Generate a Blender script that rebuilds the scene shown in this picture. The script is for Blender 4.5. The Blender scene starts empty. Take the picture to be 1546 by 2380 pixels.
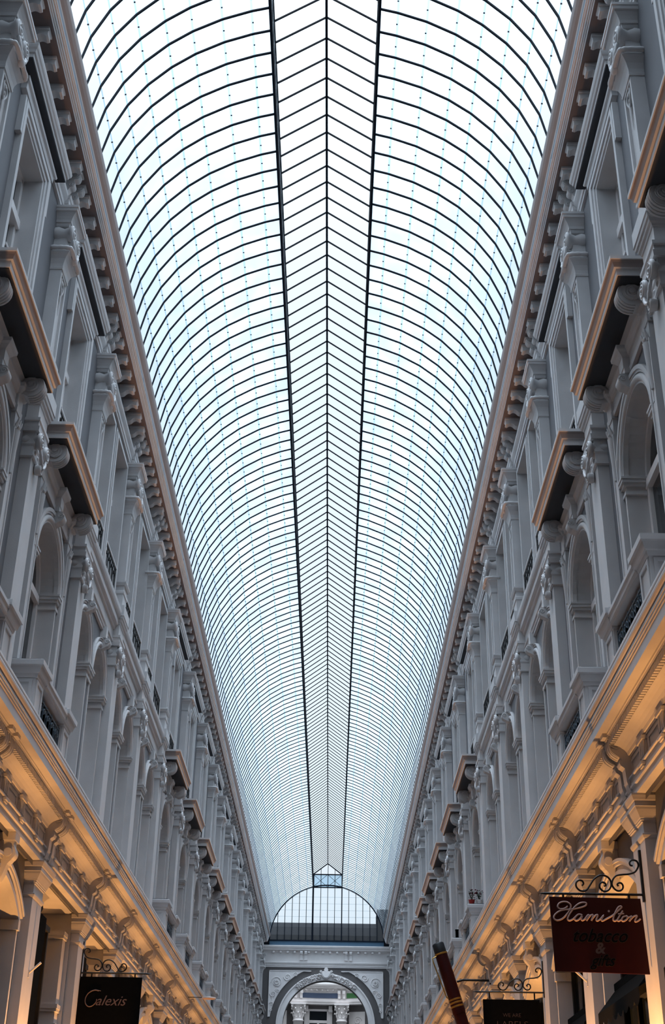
import bpy, math, random
from mathutils import Matrix, Vector
random.seed(7)
sc = bpy.context.scene
COL = sc.collection
PI = math.pi

# ------------------------------------------------------------------ camera, sky, exposure
EYE = 1.6                       # eye height; all z below are metres above the eye until the final lift
F, PITCH, YAW, ROLL, CAMX = 2961.0, .4974, -.0051, .0166, .296
vf = Vector((math.sin(YAW)*math.cos(PITCH), math.cos(YAW)*math.cos(PITCH), math.sin(PITCH)))
r0 = Vector((math.cos(YAW), -math.sin(YAW), 0)); u0 = r0.cross(vf)
vr = math.cos(ROLL)*r0 + math.sin(ROLL)*u0
vu = -math.sin(ROLL)*r0 + math.cos(ROLL)*u0
cam = bpy.data.cameras.new('camera'); camo = bpy.data.objects.new('camera', cam); COL.objects.link(camo)
cam.sensor_fit = 'HORIZONTAL'; cam.sensor_width = 36; cam.lens = F/1546*36; cam.clip_start = .05; cam.clip_end = 500
camo.matrix_world = Matrix(((vr.x, vu.x, -vf.x, CAMX), (vr.y, vu.y, -vf.y, 0), (vr.z, vu.z, -vf.z, EYE), (0, 0, 0, 1)))
sc.camera = camo
w = bpy.data.worlds.new('World'); sc.world = w; w.use_nodes = True
bg = w.node_tree.nodes['Background']; nt = w.node_tree
# overcast sky: pale near the horizon, much brighter overhead
SKY_LOW, SKY_ZEN, SKY_STR = (.80, .90, .99), (20.0, 22.0, 24.5), 1.0
tc = nt.nodes.new('ShaderNodeTexCoord'); sep = nt.nodes.new('ShaderNodeSeparateXYZ'); nt.links.new(tc.outputs['Generated'], sep.inputs[0])
cl = nt.nodes.new('ShaderNodeMath'); cl.operation = 'MAXIMUM'; cl.inputs[1].default_value = 0.0; nt.links.new(sep.outputs[2], cl.inputs[0])
pw = nt.nodes.new('ShaderNodeMath'); pw.operation = 'POWER'; pw.inputs[1].default_value = 12.0; nt.links.new(cl.outputs[0], pw.inputs[0])
mixc = nt.nodes.new('ShaderNodeMix'); mixc.data_type = 'RGBA'; mixc.clamp_factor = False
mixc.inputs[6].default_value = (*SKY_LOW, 1); mixc.inputs[7].default_value = (*SKY_ZEN, 1)
nt.links.new(pw.outputs[0], mixc.inputs[0]); nt.links.new(mixc.outputs[2], bg.inputs[0]); bg.inputs[1].default_value = SKY_STR
sc.view_settings.view_transform = 'Standard'; sc.view_settings.look = 'None'
sc.view_settings.gamma = 1; sc.view_settings.exposure = 0; sc.view_settings.use_curve_mapping = False
sc.cycles.max_bounces = 6; sc.cycles.diffuse_bounces = 3; sc.cycles.glossy_bounces = 2
sc.cycles.transparent_max_bounces = 12; sc.cycles.transmission_bounces = 4
LAMP_W = 380.0                    # watts of each wall uplight
LAMP_C = (1.0, .45, .13)

# ------------------------------------------------------------------ materials
def mat(name, col, rough=.6, var=0., scale=3., bump=0., metal=0., spec=.3, emit=None):
    m = bpy.data.materials.new(name); m.use_nodes = True
    nt = m.node_tree; b = nt.nodes['Principled BSDF']
    b.inputs['Base Color'].default_value = (*col, 1); b.inputs['Roughness'].default_value = rough
    b.inputs['Metallic'].default_value = metal; b.inputs['Specular IOR Level'].default_value = spec
    tc = nt.nodes.new('ShaderNodeTexCoord')
    if var or bump:
        n = nt.nodes.new('ShaderNodeTexNoise'); n.inputs['Scale'].default_value = scale; n.inputs['Detail'].default_value = 4
        nt.links.new(tc.outputs['Object'], n.inputs['Vector'])
        if var:
            cr = nt.nodes.new('ShaderNodeValToRGB')
            cr.color_ramp.elements[0].position = .3; cr.color_ramp.elements[1].position = .7
            cr.color_ramp.elements[0].color = (*[c*(1-var) for c in col], 1)
            cr.color_ramp.elements[1].color = (*[min(1, c*(1+var)) for c in col], 1)
            nt.links.new(n.outputs['Fac'], cr.inputs['Fac']); nt.links.new(cr.outputs['Color'], b.inputs['Base Color'])
        if bump:
            n2 = nt.nodes.new('ShaderNodeTexNoise'); n2.inputs['Scale'].default_value = 60
            nt.links.new(tc.outputs['Object'], n2.inputs['Vector'])
            bp = nt.nodes.new('ShaderNodeBump'); bp.inputs['Strength'].default_value = bump; bp.inputs['Distance'].default_value = .004
            nt.links.new(n2.outputs['Fac'], bp.inputs['Height']); nt.links.new(bp.outputs['Normal'], b.inputs['Normal'])
    if emit:
        b.inputs['Emission Color'].default_value = (*emit[0], 1); b.inputs['Emission Strength'].default_value = emit[1]
    return m
M_STONE = mat('painted_stone', (.58, .56, .56), .55, .06, 2.5, .25)
M_WALL = mat('grey_render', (.165, .163, .175), .65, .06, 2., .25)
M_DARKWALL = mat('dark_grey_paint', (.13, .12, .12), .6, .05, 2., .2)
M_SOFFIT = mat('dark_soffit_paint', (.05, .052, .06), .7, .05, 3.)  # slab and hood soffits, darker than the stone around them
M_BROWN = mat('brown_soffit_paint', (.17, .135, .13), .6, .05, 3.)  # stone of the eaves underside with its shade put into the colour
M_TAUPE = mat('taupe_paint', (.29, .24, .225), .55, .05, 3.)  # stone cymas with warm light from below put into the colour
M_WHITE = mat('white_paint', (.84, .80, .79), .4, .03, 4.)
M_IRON = mat('roof_iron', (.003, .006, .012), .6, .1, 6., 0, 0, .08)
M_BLACK = mat('black_iron', (.006, .006, .007), .5, .1, 10.)
M_FABRIC = mat('black_fabric', (.003, .003, .003), .9, .2, 20., 0, 0, .05)
M_GRILLE = mat('bluish_black_iron', (.13, .17, .21), .3, .1, 10., 0, .6)  # black iron, blue of the reflected sky put into the base colour
M_PANE = mat('dark_window_glass', (.012, .016, .02), .08, 0, 1, 0, 0, .5)
M_FLOOR = mat('stone_floor', (.045, .04, .036), .4, .15, 1.)
M_MAROON = mat('maroon_enamel', (.028, .0015, .002), .45, .1, 5., 0, 0, .2)
M_GOLD = mat('gilding', (.45, .27, .07), .35, .1, 10., 0, 1.)
M_LETTER = mat('pale_lettering', (.42, .30, .28), .6)
M_LETTER_DIM = mat('dim_lettering', (.07, .045, .04), .6)
M_LETTER_MID = mat('worn_lettering', (.14, .09, .08), .6)  # tone between the pale and the dim lettering
M_BLUE = mat('blue_painted_panel', (.10, .135, .22), .6, .05)
M_GREEN = mat('green_painted_panel', (.07, .22, .075), .6, .05)
M_SLATE = mat('dark_roof_metal', (.0012, .002, .004), .8, .15, 1.5, 0, 0, .05)
M_RED = mat('red_pot', (.35, .03, .025), .5, .1)
M_LEAF = mat('dark_leaf', (.02, .035, .015), .6, .3, 20.)
M_PETAL = mat('dark_red_petal', (.10, .008, .02), .6, .2, 20.)
M_LEAD = mat('lead_flashing', (.05, .055, .06), .5, .2, 8.)
M_LAMP = mat('lit_lamp_glass', (.8, .6, .4), .4, 0, 1, 0, 0, .3, ((1., .62, .28), 3.0))

def glass_mat(name, tint, diff, frac, var=0.):
    m = bpy.data.materials.new(name); m.use_nodes = True; nt = m.node_tree
    nt.nodes.remove(nt.nodes['Principled BSDF']); out = nt.nodes['Material Output']
    t = nt.nodes.new('ShaderNodeBsdfTransparent'); t.inputs[0].default_value = (*tint, 1)
    d = nt.nodes.new('ShaderNodeBsdfTranslucent'); d.inputs[0].default_value = (*diff, 1)
    mx = nt.nodes.new('ShaderNodeMixShader'); mx.inputs[0].default_value = frac
    nt.links.new(t.outputs[0], mx.inputs[1]); nt.links.new(d.outputs[0], mx.inputs[2]); nt.links.new(mx.outputs[0], out.inputs[0])
    if var:
        tc = nt.nodes.new('ShaderNodeTexCoord'); n = nt.nodes.new('ShaderNodeTexNoise'); n.inputs['Scale'].default_value = 1.6
        n.inputs['Detail'].default_value = 3
        mp = nt.nodes.new('ShaderNodeMapRange'); mp.inputs['From Min'].default_value = .35; mp.inputs['From Max'].default_value = .7
        mp.inputs['To Min'].default_value = frac; mp.inputs['To Max'].default_value = frac+var
        nt.links.new(tc.outputs['Object'], n.inputs['Vector']); nt.links.new(n.outputs['Fac'], mp.inputs['Value'])
        nt.links.new(mp.outputs[0], mx.inputs[0])
    return m
M_GLASS = glass_mat('roof_glass', (.78, .87, .94), (.74, .86, .95), .12, .16)
M_GLASS_CLEAR = glass_mat('clear_roof_glass', (.97, .99, 1.), (.9, .95, 1.), .04)
M_GLASS_BLUE = glass_mat('blue_lantern_glass', (.76, .86, .93), (.6, .75, .85), .2)
M_JOINT = glass_mat('glass_overlap', (.50, .60, .67), (.45, .55, .62), .25)

# ------------------------------------------------------------------ mesh helper
class MB:
    def __init__(s): s.v = []; s.f = []; s.sm = []; s.mi = []; s.m = 0
    def add(s, vs, fs, smooth=False):
        o = len(s.v); s.v += [tuple(p) for p in vs]
        for f in fs: s.f.append(tuple(i+o for i in f)); s.sm.append(smooth); s.mi.append(s.m)
        return s
    def box(s, a0, a1, b0, b1, c0, c1):
        return s.add([(a0,b0,c0),(a1,b0,c0),(a1,b1,c0),(a0,b1,c0),(a0,b0,c1),(a1,b0,c1),(a1,b1,c1),(a0,b1,c1)],
                     [(0,3,2,1),(4,5,6,7),(0,1,5,4),(1,2,6,5),(2,3,7,6),(3,0,4,7)])
    def stack(s, levels, yc=0., back=0.):
        # moulded block against a wall: levels of (z, depth, half width), mitred corners
        vs = []; fs = []
        for z, d, h in levels: vs += [(back, yc-h, z), (d, yc-h, z), (d, yc+h, z), (back, yc+h, z)]
        n = len(levels)
        for i in range(n-1):
            a = 4*i; b = a+4
            for k in range(4): fs.append((a+k, a+(k+1) % 4, b+(k+1) % 4, b+k))
        fs.append((3, 2, 1, 0)); e = 4*(n-1); fs.append((e, e+1, e+2, e+3))
        return s.add(vs, fs)
    def extr(s, pts, axis, a0, a1, smooth=False, caps=True, closed=True):
        # pts in the two other axes (in order), extruded along axis 'x','y','z'
        n = len(pts); vs = []
        for a in (a0, a1):
            for p, q in pts:
                vs.append({'x': (a, p, q), 'y': (p, a, q), 'z': (p, q, a)}[axis])
        fs = [(i, (i+1) % n, n+(i+1) % n, n+i) for i in range(n if closed else n-1)]
        s.add(vs, fs, smooth)
        if caps and closed: s.add(vs, [tuple(range(n-1, -1, -1)), tuple(range(n, 2*n))])
        return s
    def lathe(s, prof, axis='z', c=(0, 0, 0), seg=14, smooth=True):
        vs = []; fs = []
        for r, a in prof:
            for k in range(seg):
                t = 2*PI*k/seg; p, q = r*math.cos(t), r*math.sin(t)
                v = {'z': (p, q, a), 'x': (a, p, q), 'y': (p, a, q)}[axis]
                vs.append((v[0]+c[0], v[1]+c[1], v[2]+c[2]))
        n = len(prof)
        for i in range(n-1):
            for k in range(seg): fs.append((i*seg+k, i*seg+(k+1) % seg, (i+1)*seg+(k+1) % seg, (i+1)*seg+k))
        s.add(vs, fs, smooth)
        s.add(vs, [tuple(range(seg-1, -1, -1)), tuple((n-1)*seg+k for k in range(seg))])
        return s
    def tube(s, pts, r, seg=6, smooth=True, taper=None):
        P = [Vector(p) for p in pts]; n = len(P); vs = []; fs = []
        up = None
        for i in range(n):
            t = (P[min(i+1, n-1)]-P[max(i-1, 0)])
            if t.length < 1e-9: t = Vector((0, 0, 1))
            t.normalize()
            if up is None: up = Vector((0, 0, 1)) if abs(t.z) < .9 else Vector((1, 0, 0))
            a = t.cross(up)
            if a.length < 1e-6: a = t.cross(Vector((0, 1, 0)))
            a.normalize(); b = a.cross(t); up = b
            rr = r if taper is None else r*taper(i/(n-1))
            for k in range(seg):
                th = 2*PI*k/seg; vs.append(P[i]+a*rr*math.cos(th)+b*rr*math.sin(th))
        for i in range(n-1):
            for k in range(seg): fs.append((i*seg+k, i*seg+(k+1) % seg, (i+1)*seg+(k+1) % seg, (i+1)*seg+k))
        s.add(vs, fs, smooth); s.add(vs, [tuple(range(seg-1, -1, -1)), tuple((n-1)*seg+k for k in range(seg))])
        return s
    def bar(s, p, q, w, h):
        # rectangular bar between two points, w sideways, h vertical-ish
        p, q = Vector(p), Vector(q); t = (q-p).normalized()
        a = t.cross(Vector((0, 0, 1)))
        if a.length < 1e-4: a = Vector((1, 0, 0))
        a.normalize(); b = a.cross(t)
        vs = [c+a*sx*w/2+b*sz*h/2 for c in (p, q) for sx, sz in ((-1,-1),(1,-1),(1,1),(-1,1))]
        return s.add(vs, [(0,3,2,1),(4,5,6,7),(0,1,5,4),(1,2,6,5),(2,3,7,6),(3,0,4,7)])
    def archring(s, yc, zc, ra, rb, a0, a1, d0, d1, n=20, ky=1., kz=1., smooth=False):
        # ring sector in the y,z plane between radii ra<rb, from depth d0 to d1
        vs = []; fs = []
        for i in range(n+1):
            t = a0+(a1-a0)*i/n; c, q = math.cos(t)*ky, math.sin(t)*kz
            vs += [(d0, yc+ra*c, zc+ra*q), (d1, yc+ra*c, zc+ra*q), (d1, yc+rb*c, zc+rb*q), (d0, yc+rb*c, zc+rb*q)]
        for i in range(n):
            a = 4*i; b = a+4
            for k in range(4): fs.append((a+k, a+(k+1) % 4, b+(k+1) % 4, b+k))
        fs += [(0, 1, 2, 3), (4*n+3, 4*n+2, 4*n+1, 4*n)]
        return s.add(vs, fs, smooth)
    def archroll(s, yc, zc, r, a0, a1, d, rad, n=20, ky=1., kz=1.):
        return s.tube([(d, yc+r*math.cos(a0+(a1-a0)*i/n)*ky, zc+r*math.sin(a0+(a1-a0)*i/n)*kz) for i in range(n+1)], rad, 8)
    def mesh(s, name, mats, sx=1):
        me = bpy.data.meshes.new(name)
        vs = [(p[0]*sx, p[1], p[2]) for p in s.v]
        fs = s.f if sx > 0 else [tuple(reversed(f)) for f in s.f]
        me.from_pydata(vs, [], fs); me.update()
        for m in (mats if isinstance(mats, (list, tuple)) else [mats]): me.materials.append(m)
        me.polygons.foreach_set('use_smooth', s.sm); me.polygons.foreach_set('material_index', s.mi)
        return me

def cr(pts, n=5):
    # smooth curve through points
    P = [pts[0]]+list(pts)+[pts[-1]]; out = []
    for i in range(1, len(P)-2):
        for k in range(n):
            t = k/n; a, b, c, d = P[i-1], P[i], P[i+1], P[i+2]
            out.append(tuple(.5*((2*b[j])+(c[j]-a[j])*t+(2*a[j]-5*b[j]+4*c[j]-d[j])*t*t+(3*b[j]-a[j]-3*c[j]+d[j])*t**3) for j in range(len(a))))
    out.append(tuple(pts[-1])); return out
def spiral(cx, cy, r, turns, n=22, a0=0., sgn=1):
    return [(cx+r*(1-.85*i/n)*math.cos(a0+sgn*turns*2*PI*i/n), cy+r*(1-.85*i/n)*math.sin(a0+sgn*turns*2*PI*i/n)) for i in range(n+1)]

def link(name, me, parent=None, loc=(0, 0, 0)):
    o = bpy.data.objects.new(name, me); COL.objects.link(o); o.location = loc
    if parent is not None: o.parent = parent
    return o
def tag(o, label=None, cat=None, group=None, kind=None):
    if label: o['label'] = label
    if cat: o['category'] = cat
    if group: o['group'] = group
    if kind: o['kind'] = kind
    return o
def empty(name, loc, label, cat, group=None):
    o = bpy.data.objects.new(name, None); o.empty_display_size = .1; COL.objects.link(o); o.location = loc
    return tag(o, label, cat, group)
CACHE = {}
def part(name, key, fn, m, parent, side, label=None, loc=(0, 0, 0)):
    # a part whose mesh is shared by every copy on the same side; local x = distance out from the wall on both sides
    k = (key, side)
    if k not in CACHE:
        mb = MB(); fn(mb); CACHE[k] = mb.mesh(name, m, -side)
    o = link(name, CACHE[k], parent, (loc[0]*-side, loc[1], loc[2]))
    if label: o['label'] = label
    return o
def single(name, key, fn, m, loc, side, label, cat, group=None):
    k = (key, side)
    if k not in CACHE:
        mb = MB(); fn(mb); CACHE[k] = mb.mesh(name, m, -side)
    return tag(link(name, CACHE[k], None, loc), label, cat, group)
def struct(name, mb, m, sx=1, parent=None):
    o = link(name, mb.mesh(name, m, sx), parent)
    if parent is None: o['kind'] = 'structure'
    return o
def inview(x, y, z, mg=40):
    P = Vector((x-CAMX, y, z)); d = P.dot(vf)
    if d < .5: return False
    px = 773+F*P.dot(vr)/d; py = 1190-F*P.dot(vu)/d
    return -mg < px < 1546+mg and -mg < py < 2380+mg
ORD = ['zeroth','first','second','third','fourth','fifth','sixth','seventh','eighth','ninth','tenth','eleventh','twelfth','thirteenth',
       'fourteenth','fifteenth','sixteenth','seventeenth','eighteenth','nineteenth','twentieth','twenty-first','twenty-second','twenty-third','twenty-fourth','twenty-fifth','twenty-sixth','twenty-seventh','twenty-eighth','twenty-ninth','thirtieth','thirty-first','thirty-second','thirty-third','thirty-fourth','thirty-fifth','thirty-sixth','thirty-seventh','thirty-eighth','thirty-ninth','fortieth','forty-first','forty-second','forty-third','forty-fourth','forty-fifth','forty-sixth']
CNT = {}
def nth(kind, side):
    CNT[(kind, side)] = CNT.get((kind, side), 0)+1
    return ORD[CNT[(kind, side)]]
SN = {-1: 'left', 1: 'right'}

# ------------------------------------------------------------------ bays
WX = 3.5
Y0 = [6.3, 9.65, 13.0, 16.36, 19.70, 22.75, 26.06, 29.87, 33.75, 37.51, 40.88, 44.53, 48.2, 51.84, 55.5, 59.3, 62.8, 66.4, 70.3]
YC = [y+.24 for y in Y0]                      # pilaster centres
YEND = 71.4; YBACK = -5.
MID = (3, 4, 5)                               # bays with paired windows and no balcony
NB = len(Y0)-1
def bay(i):
    a, b = YC[i], YC[i+1]; return a, b, (a+b)/2

# ------------------------------------------------------------------ shell: floor, side walls with real openings
mb = MB(); mb.box(-6, 6, YBACK, 90, -1.75, -1.6); struct('floor', mb, M_FLOOR)

def cell(mb, d, ya, yb, za, zb, op=None, depth=.28):
    if op is None:
        mb.add([(d,ya,za),(d,yb,za),(d,yb,zb),(d,ya,zb)], [(0,1,2,3)]); return
    yl, yr, zo, zs, rise = op
    for a, b, c, e in ((ya,yl,za,zb),(yr,yb,za,zb),(yl,yr,za,zo)):
        if b > a+1e-4 and e > c+1e-4: mb.add([(d,a,c),(d,b,c),(d,b,e),(d,a,e)], [(0,1,2,3)])
    n = 24 if rise else 1; yc = (yl+yr)/2; h = (yr-yl)/2
    if rise and rise > h*.8:
        arc = [(yc-h*math.cos(PI*i/n), zs+rise*math.sin(PI*i/n)) for i in range(n+1)]
    elif rise:
        R = (h*h+rise*rise)/(2*rise); th = math.asin(h/R)
        arc = [(yc+R*math.sin(-th+2*th*i/n), zs-(R-rise)+R*math.cos(-th+2*th*i/n)) for i in range(n+1)]
    else: arc = [(yl, zs), (yr, zs)]
    for i in range(n):
        (p, q), (r, t) = arc[i], arc[i+1]
        mb.add([(d,p,q),(d,r,t),(d,r,zb),(d,p,zb)], [(0,1,2,3)])
    out = [(yl, zo)]+arc+[(yr, zo)]; mb.m = 1
    for i in range(len(out)):
        (p, q), (r, t) = out[i], out[(i+1) % len(out)]
        mb.add([(d,p,q),(d,r,t),(d-depth,r,t),(d-depth,p,q)], [(0,1,2,3)])
    mb.m = 0
ARCH_A = (.72, 4.95, 7.1, .70)                # half width, sill, spring, rise
ARCH_M = (.56, 4.85, 7.12, .62)
TOPW = (.50, 8.86, 11.2)
def side_wall(side):
    mb = MB()
    cell(mb, 0, YBACK, YC[0], 3.7, 12.6); cell(mb, -.1, YBACK, YC[0], -1.6, 3.78)
    for i in range(NB):
        a, b, c = bay(i)
        if i in MID:
            q = (b-a)/4+.02
            for cc, ya, yb in ((c-.72, a, c), (c+.72, c, b)):
                h, s0, zs, rise = ARCH_M
                cell(mb, 0, ya, yb, 3.7, 8.5, (cc-h, cc+h, s0, zs, rise))
                cell(mb, 0, ya, yb, 8.5, 12.6, (cc-.53, cc+.53, 8.86, 11.42, 0))
        else:
            h, s0, zs, rise = ARCH_A
            cell(mb, 0, a, b, 3.7, 8.5, (c-h, c+h, s0, zs, rise))
            cell(mb, 0, a, b, 8.5, 12.6, (c-TOPW[0], c+TOPW[0], TOPW[1], TOPW[2], 0))
        ga, gb = a+.04, b+.04
        if side < 0 and i in (3, 4):
            cell(mb, -.1, ga, gb, -1.6, 3.78, (ga+.30, gb-.30, -1.6, 3.76, 0), .75)
        else:
            cell(mb, -.1, ga, gb, -1.6, 3.78, (c+.05-1.16, c+.05+1.16, -1.6, 3.0, .36), .22)
    cell(mb, 0, YC[-1], YEND, 3.7, 12.6); cell(mb, -.1, YC[-1], YEND, -1.6, 3.78)
    # back plate of the shop recesses and closing strip behind the gutter
    mb.box(-.95, -.85, YBACK, YEND, -1.6, 3.9); mb.box(-.9, -.05, YBACK, YEND, 3.77, 3.85)
    mb.box(-.9, -.05, YBACK, YEND, 12.5, 12.6)
    o = struct('wall_'+SN[side], mb, [M_WALL, M_STONE], -side); o.location.x = side*WX
    return o
for s in (-1, 1): side_wall(s)
mb = MB(); mb.box(-4.4, 4.4, YBACK-.2, YBACK, -1.6, 17.5); struct('wall_back', mb, M_FABRIC)  # unseen dark end, added to block light from behind the camera
mb = MB(); mb.box(-3.6, 3.6, YBACK, 7.2, 12.3, 12.5); struct('ceiling_entrance', mb, M_FABRIC)  # unseen dark slab, added to cut the skylight over the camera

# long mouldings (profiles in distance-from-wall, height)
def trim(name, side, pts, y0, y1, m=M_STONE, extra=None, cy=None):
    mb = MB(); mb.extr(pts, 'y', y0, y1)
    if cy:
        m = [M_STONE, M_TAUPE, M_BROWN]; mb.mi[0] = 2  # underside coloured for shade, cyma below for warm bounce
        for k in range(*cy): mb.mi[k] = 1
    if extra: extra(mb)
    o = struct(name, mb, m, -side); o.location.x = side*WX; return o
EAVES = [(-.05,12.35),(.30,12.35),(.305,12.385),(.32,12.385),(.32,12.42),(.335,12.42),(.34,12.46),(.355,12.46),(.36,12.49),(.37,12.49),
         (.375,12.53),(.39,12.57),(.42,12.61),(.445,12.66),(.452,12.71),(.452,12.77),(.43,12.77),(.41,12.60),(-.05,12.60)]
UPARCH = [(-.02,11.66),(.035,11.66),(.035,11.72),(.05,11.725),(.05,11.80),(.075,11.83),(.095,11.86),(.10,11.90),(.04,11.91),(-.02,11.91)]
LOWC = [(-.05,4.80),(.45,4.80),(.452,4.775),(.447,4.75),(.452,4.735),(.45,4.71),(.437,4.69),(.42,4.68),(.40,4.68),(.40,4.66),(.428,4.655),(.428,4.63),
        (.42,4.63),(.42,4.60),(.41,4.60),(.41,4.575),(.40,4.57),(.40,4.463),(.305,4.463),(.30,4.447),(.288,4.447),(.283,4.43),(.272,4.43),(.27,4.405),
        (.235,4.40),(.235,4.33),(.22,4.325),(.20,4.32),(.165,4.305),(.13,4.28),(.105,4.25),(.095,4.22),(.075,4.22),(.075,4.20),(.06,4.20),(.06,3.99),
        (.105,3.985),(.115,3.97),(.115,3.955),(.09,3.95),(.09,3.89),(.105,3.885),(.105,3.86),(.08,3.855),(.08,3.80),(.09,3.795),(.09,3.765),(-.05,3.76)]
def dentils(mb):
    n = int((YEND-6.)/.068)
    for i in range(n):
        y = 6.+i*.068; mb.box(.23, .285, y, y+.04, 4.335, 4.40)
for s in (-1, 1):
    n = 1 if s < 0 else 4
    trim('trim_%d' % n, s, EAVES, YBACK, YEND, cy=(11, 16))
    trim('trim_%d' % (n+1), s, UPARCH, YBACK, YEND)
    trim('trim_%d' % (n+2), s, LOWC, YBACK, YEND, extra=dentils)
SC_ENT = [(-.02,8.06),(.04,8.06),(.04,8.11),(.055,8.115),(.055,8.16),(.075,8.17),(.08,8.20),(.05,8.21),(.05,8.40),(.08,8.41),(.085,8.44),(.11,8.47),
          (.13,8.475),(.13,8.57),(.14,8.575),(.16,8.60),(.175,8.64),(.18,8.68),(.18,8.71),(-.02,8.73)]
nt_ = 7
for s in (-1, 1):
    a = YC[MID[0]]; b = YC[MID[-1]+1]; trim('trim_%d' % nt_, s, SC_ENT, a, b); nt_ += 1

# ------------------------------------------------------------------ roof
RA, RB, RZ = 3.12, 2.99, 12.4
ANG = [math.radians(a) for a in (3, 15.8, 26.2, 35.4, 44.5, 52.6, 61.6, 70.0, 75.2)]
ARC = [(RA*math.cos(t), RZ+RB*math.sin(t)) for t in ANG]         # right side, eave to purlin
PX, PZ = ARC[-1]; LZ = 15.97; RIDGE = 16.57
full = [(-3.13, 12.5)]+[(-x, z) for x, z in ARC]
right = [(x, z) for x, z in reversed(ARC)]+[(3.13, 12.5)]
ceil = MB()
ceil.extr(full, 'y', YBACK, YEND, caps=False, closed=False); ceil.extr(right, 'y', YBACK, YEND, caps=False, closed=False)
root = link('ceiling', ceil.mesh('vault_glass', M_GLASS)); root['kind'] = 'structure'
mb = MB(); mb.extr([(-PX, LZ), (0, RIDGE), (PX, LZ)], 'y', YBACK, YEND, caps=False, closed=False)
link('lantern_glass', mb.mesh('lantern_glass', M_GLASS_CLEAR), root)
for s in (-1, 1):
    mb = MB(); mb.add([(s*PX, YBACK, PZ), (s*PX, YEND, PZ), (s*PX, YEND, LZ), (s*PX, YBACK, LZ)], [(0,1,2,3)])
    link('lantern_side_glass', mb.mesh('lantern_side_glass', M_GLASS_BLUE), root)
    mb = MB(); mb.box(s*PX-.021, s*PX+.021, YBACK, YEND, PZ-.04, PZ+.03); link('purlin', mb.mesh('purlin', M_IRON), root)
    mb = MB(); mb.box(s*PX-.015, s*PX+.015, YBACK, YEND, LZ-.02, LZ+.015); link('lantern_rail', mb.mesh('lantern_rail', M_IRON), root)
    mb = MB()
    for j in range(1, 8):
        x, z = ARC[j]; t = ANG[j]; tx, tz = -math.sin(t)*.018, math.cos(t)*.018
        nx, nz = -math.cos(t)*.012, -math.sin(t)*.012
        mb.add([(s*(x-tx+nx), YBACK, z-tz+nz), (s*(x-tx+nx), YEND, z-tz+nz), (s*(x+tx+nx), YEND, z+tz+nz), (s*(x+tx+nx), YBACK, z+tz+nz)], [(0,1,2,3)])
    x, z = 3.085, 12.60
    link('glass_overlap', mb.mesh('glass_overlap', M_JOINT), root)
mb = MB(); mb.box(-.02, .02, YBACK, YEND, RIDGE-.055, RIDGE-.005); link('ridge_bar', mb.mesh('ridge_bar', M_IRON), root)
RIBS = [10.73+.411*k for k in range(-5, 148)]
RIBS = [y for y in RIBS if y < YEND-.05]
def rib(mb, y):
    wv, dp = .030, .028
    for sg in (-1, 1):
        pts = [(3.12, 12.64)]+ARC[1:]; n = len(pts); vs = []; fs = []
        for i, (x, z) in enumerate(pts):
            t = math.atan2((z-RZ)/RB, x/RA); cx, cz = math.cos(t), math.sin(t)
            for dy, dr in ((-wv/2, -.005), (wv/2, -.003), (wv/2, -dp), (-wv/2, -dp)):
                vs.append((sg*(x+cx*dr), y+dy, z+cz*dr))
        for i in range(n-1):
            a = 4*i; b = a+4
            for k in range(4):
                q = (a+k, a+(k+1) % 4, b+(k+1) % 4, b+k); fs.append(q if sg > 0 else q[::-1])
        mb.add(vs, fs)
        mb.bar((sg*PX, y, LZ-.02), (0, y, RIDGE-.03), .024, .024)
        mb.box(sg*PX-.012, sg*PX+.012, y-.012, y+.012, PZ, LZ)
rb = MB(); rib(rb, 0); rib_me = rb.mesh('roof_rib', M_IRON)
for y in RIBS[:100]: link('roof_rib', rib_me, root, (0, y, 0))
mb = MB()
for y in RIBS[100:]: rib(mb, y)
o = link('distant_roof_ribs', mb.mesh('distant_roof_ribs', M_IRON), root); o['kind'] = 'stuff'; o['label'] = 'thin dark ribs of the far end of the roof'
mb = MB()
for y in RIBS[:70]:
    for s in (-1, 1):
        mb.bar((s*PX, y, PZ), (s*PX, y+.411, LZ), .008, .008); mb.bar((s*PX, y, LZ), (s*PX, y+.411, PZ), .008, .008)
link('lantern_bracing', mb.mesh('lantern_bracing', M_IRON), root)
mb = MB()
for y in RIBS[:70]:
    for s in (-1, 1):
        for j in range(1, 8):
            x, z = ARC[j]; mb.box(s*(x-.012)-.012, s*(x-.012)+.012, y+.20, y+.212, z-.022, z-.005)
o = link('glass_clips', mb.mesh('glass_clips', M_IRON), root); o['kind'] = 'stuff'; o['label'] = 'small dark clips on the glass overlaps'

# ------------------------------------------------------------------ facade pieces (local: x out from wall, y along, z up)
def volute(mb, y, z, r, d0, d1, sg=1):
    mb.lathe([(r*.8, d0), (r*.86, d0+(d1-d0)*.2), (r*.62, d0+(d1-d0)*.5), (r*.84, d0+(d1-d0)*.78), (r, d1-.035), (r, d1-.008), (r*.9, d1)], 'x', (0, y, z), 16)
    sp = spiral(y, z, r*.86, 2.2, 26, PI/2, sg)
    mb.tube([(d1+.002, p, q) for p, q in sp], r*.085, 5)
    mb.lathe([(r*.2, d1-.01), (r*.2, d1+.012), (r*.08, d1+.02)], 'x', (0, y, z), 8)

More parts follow.
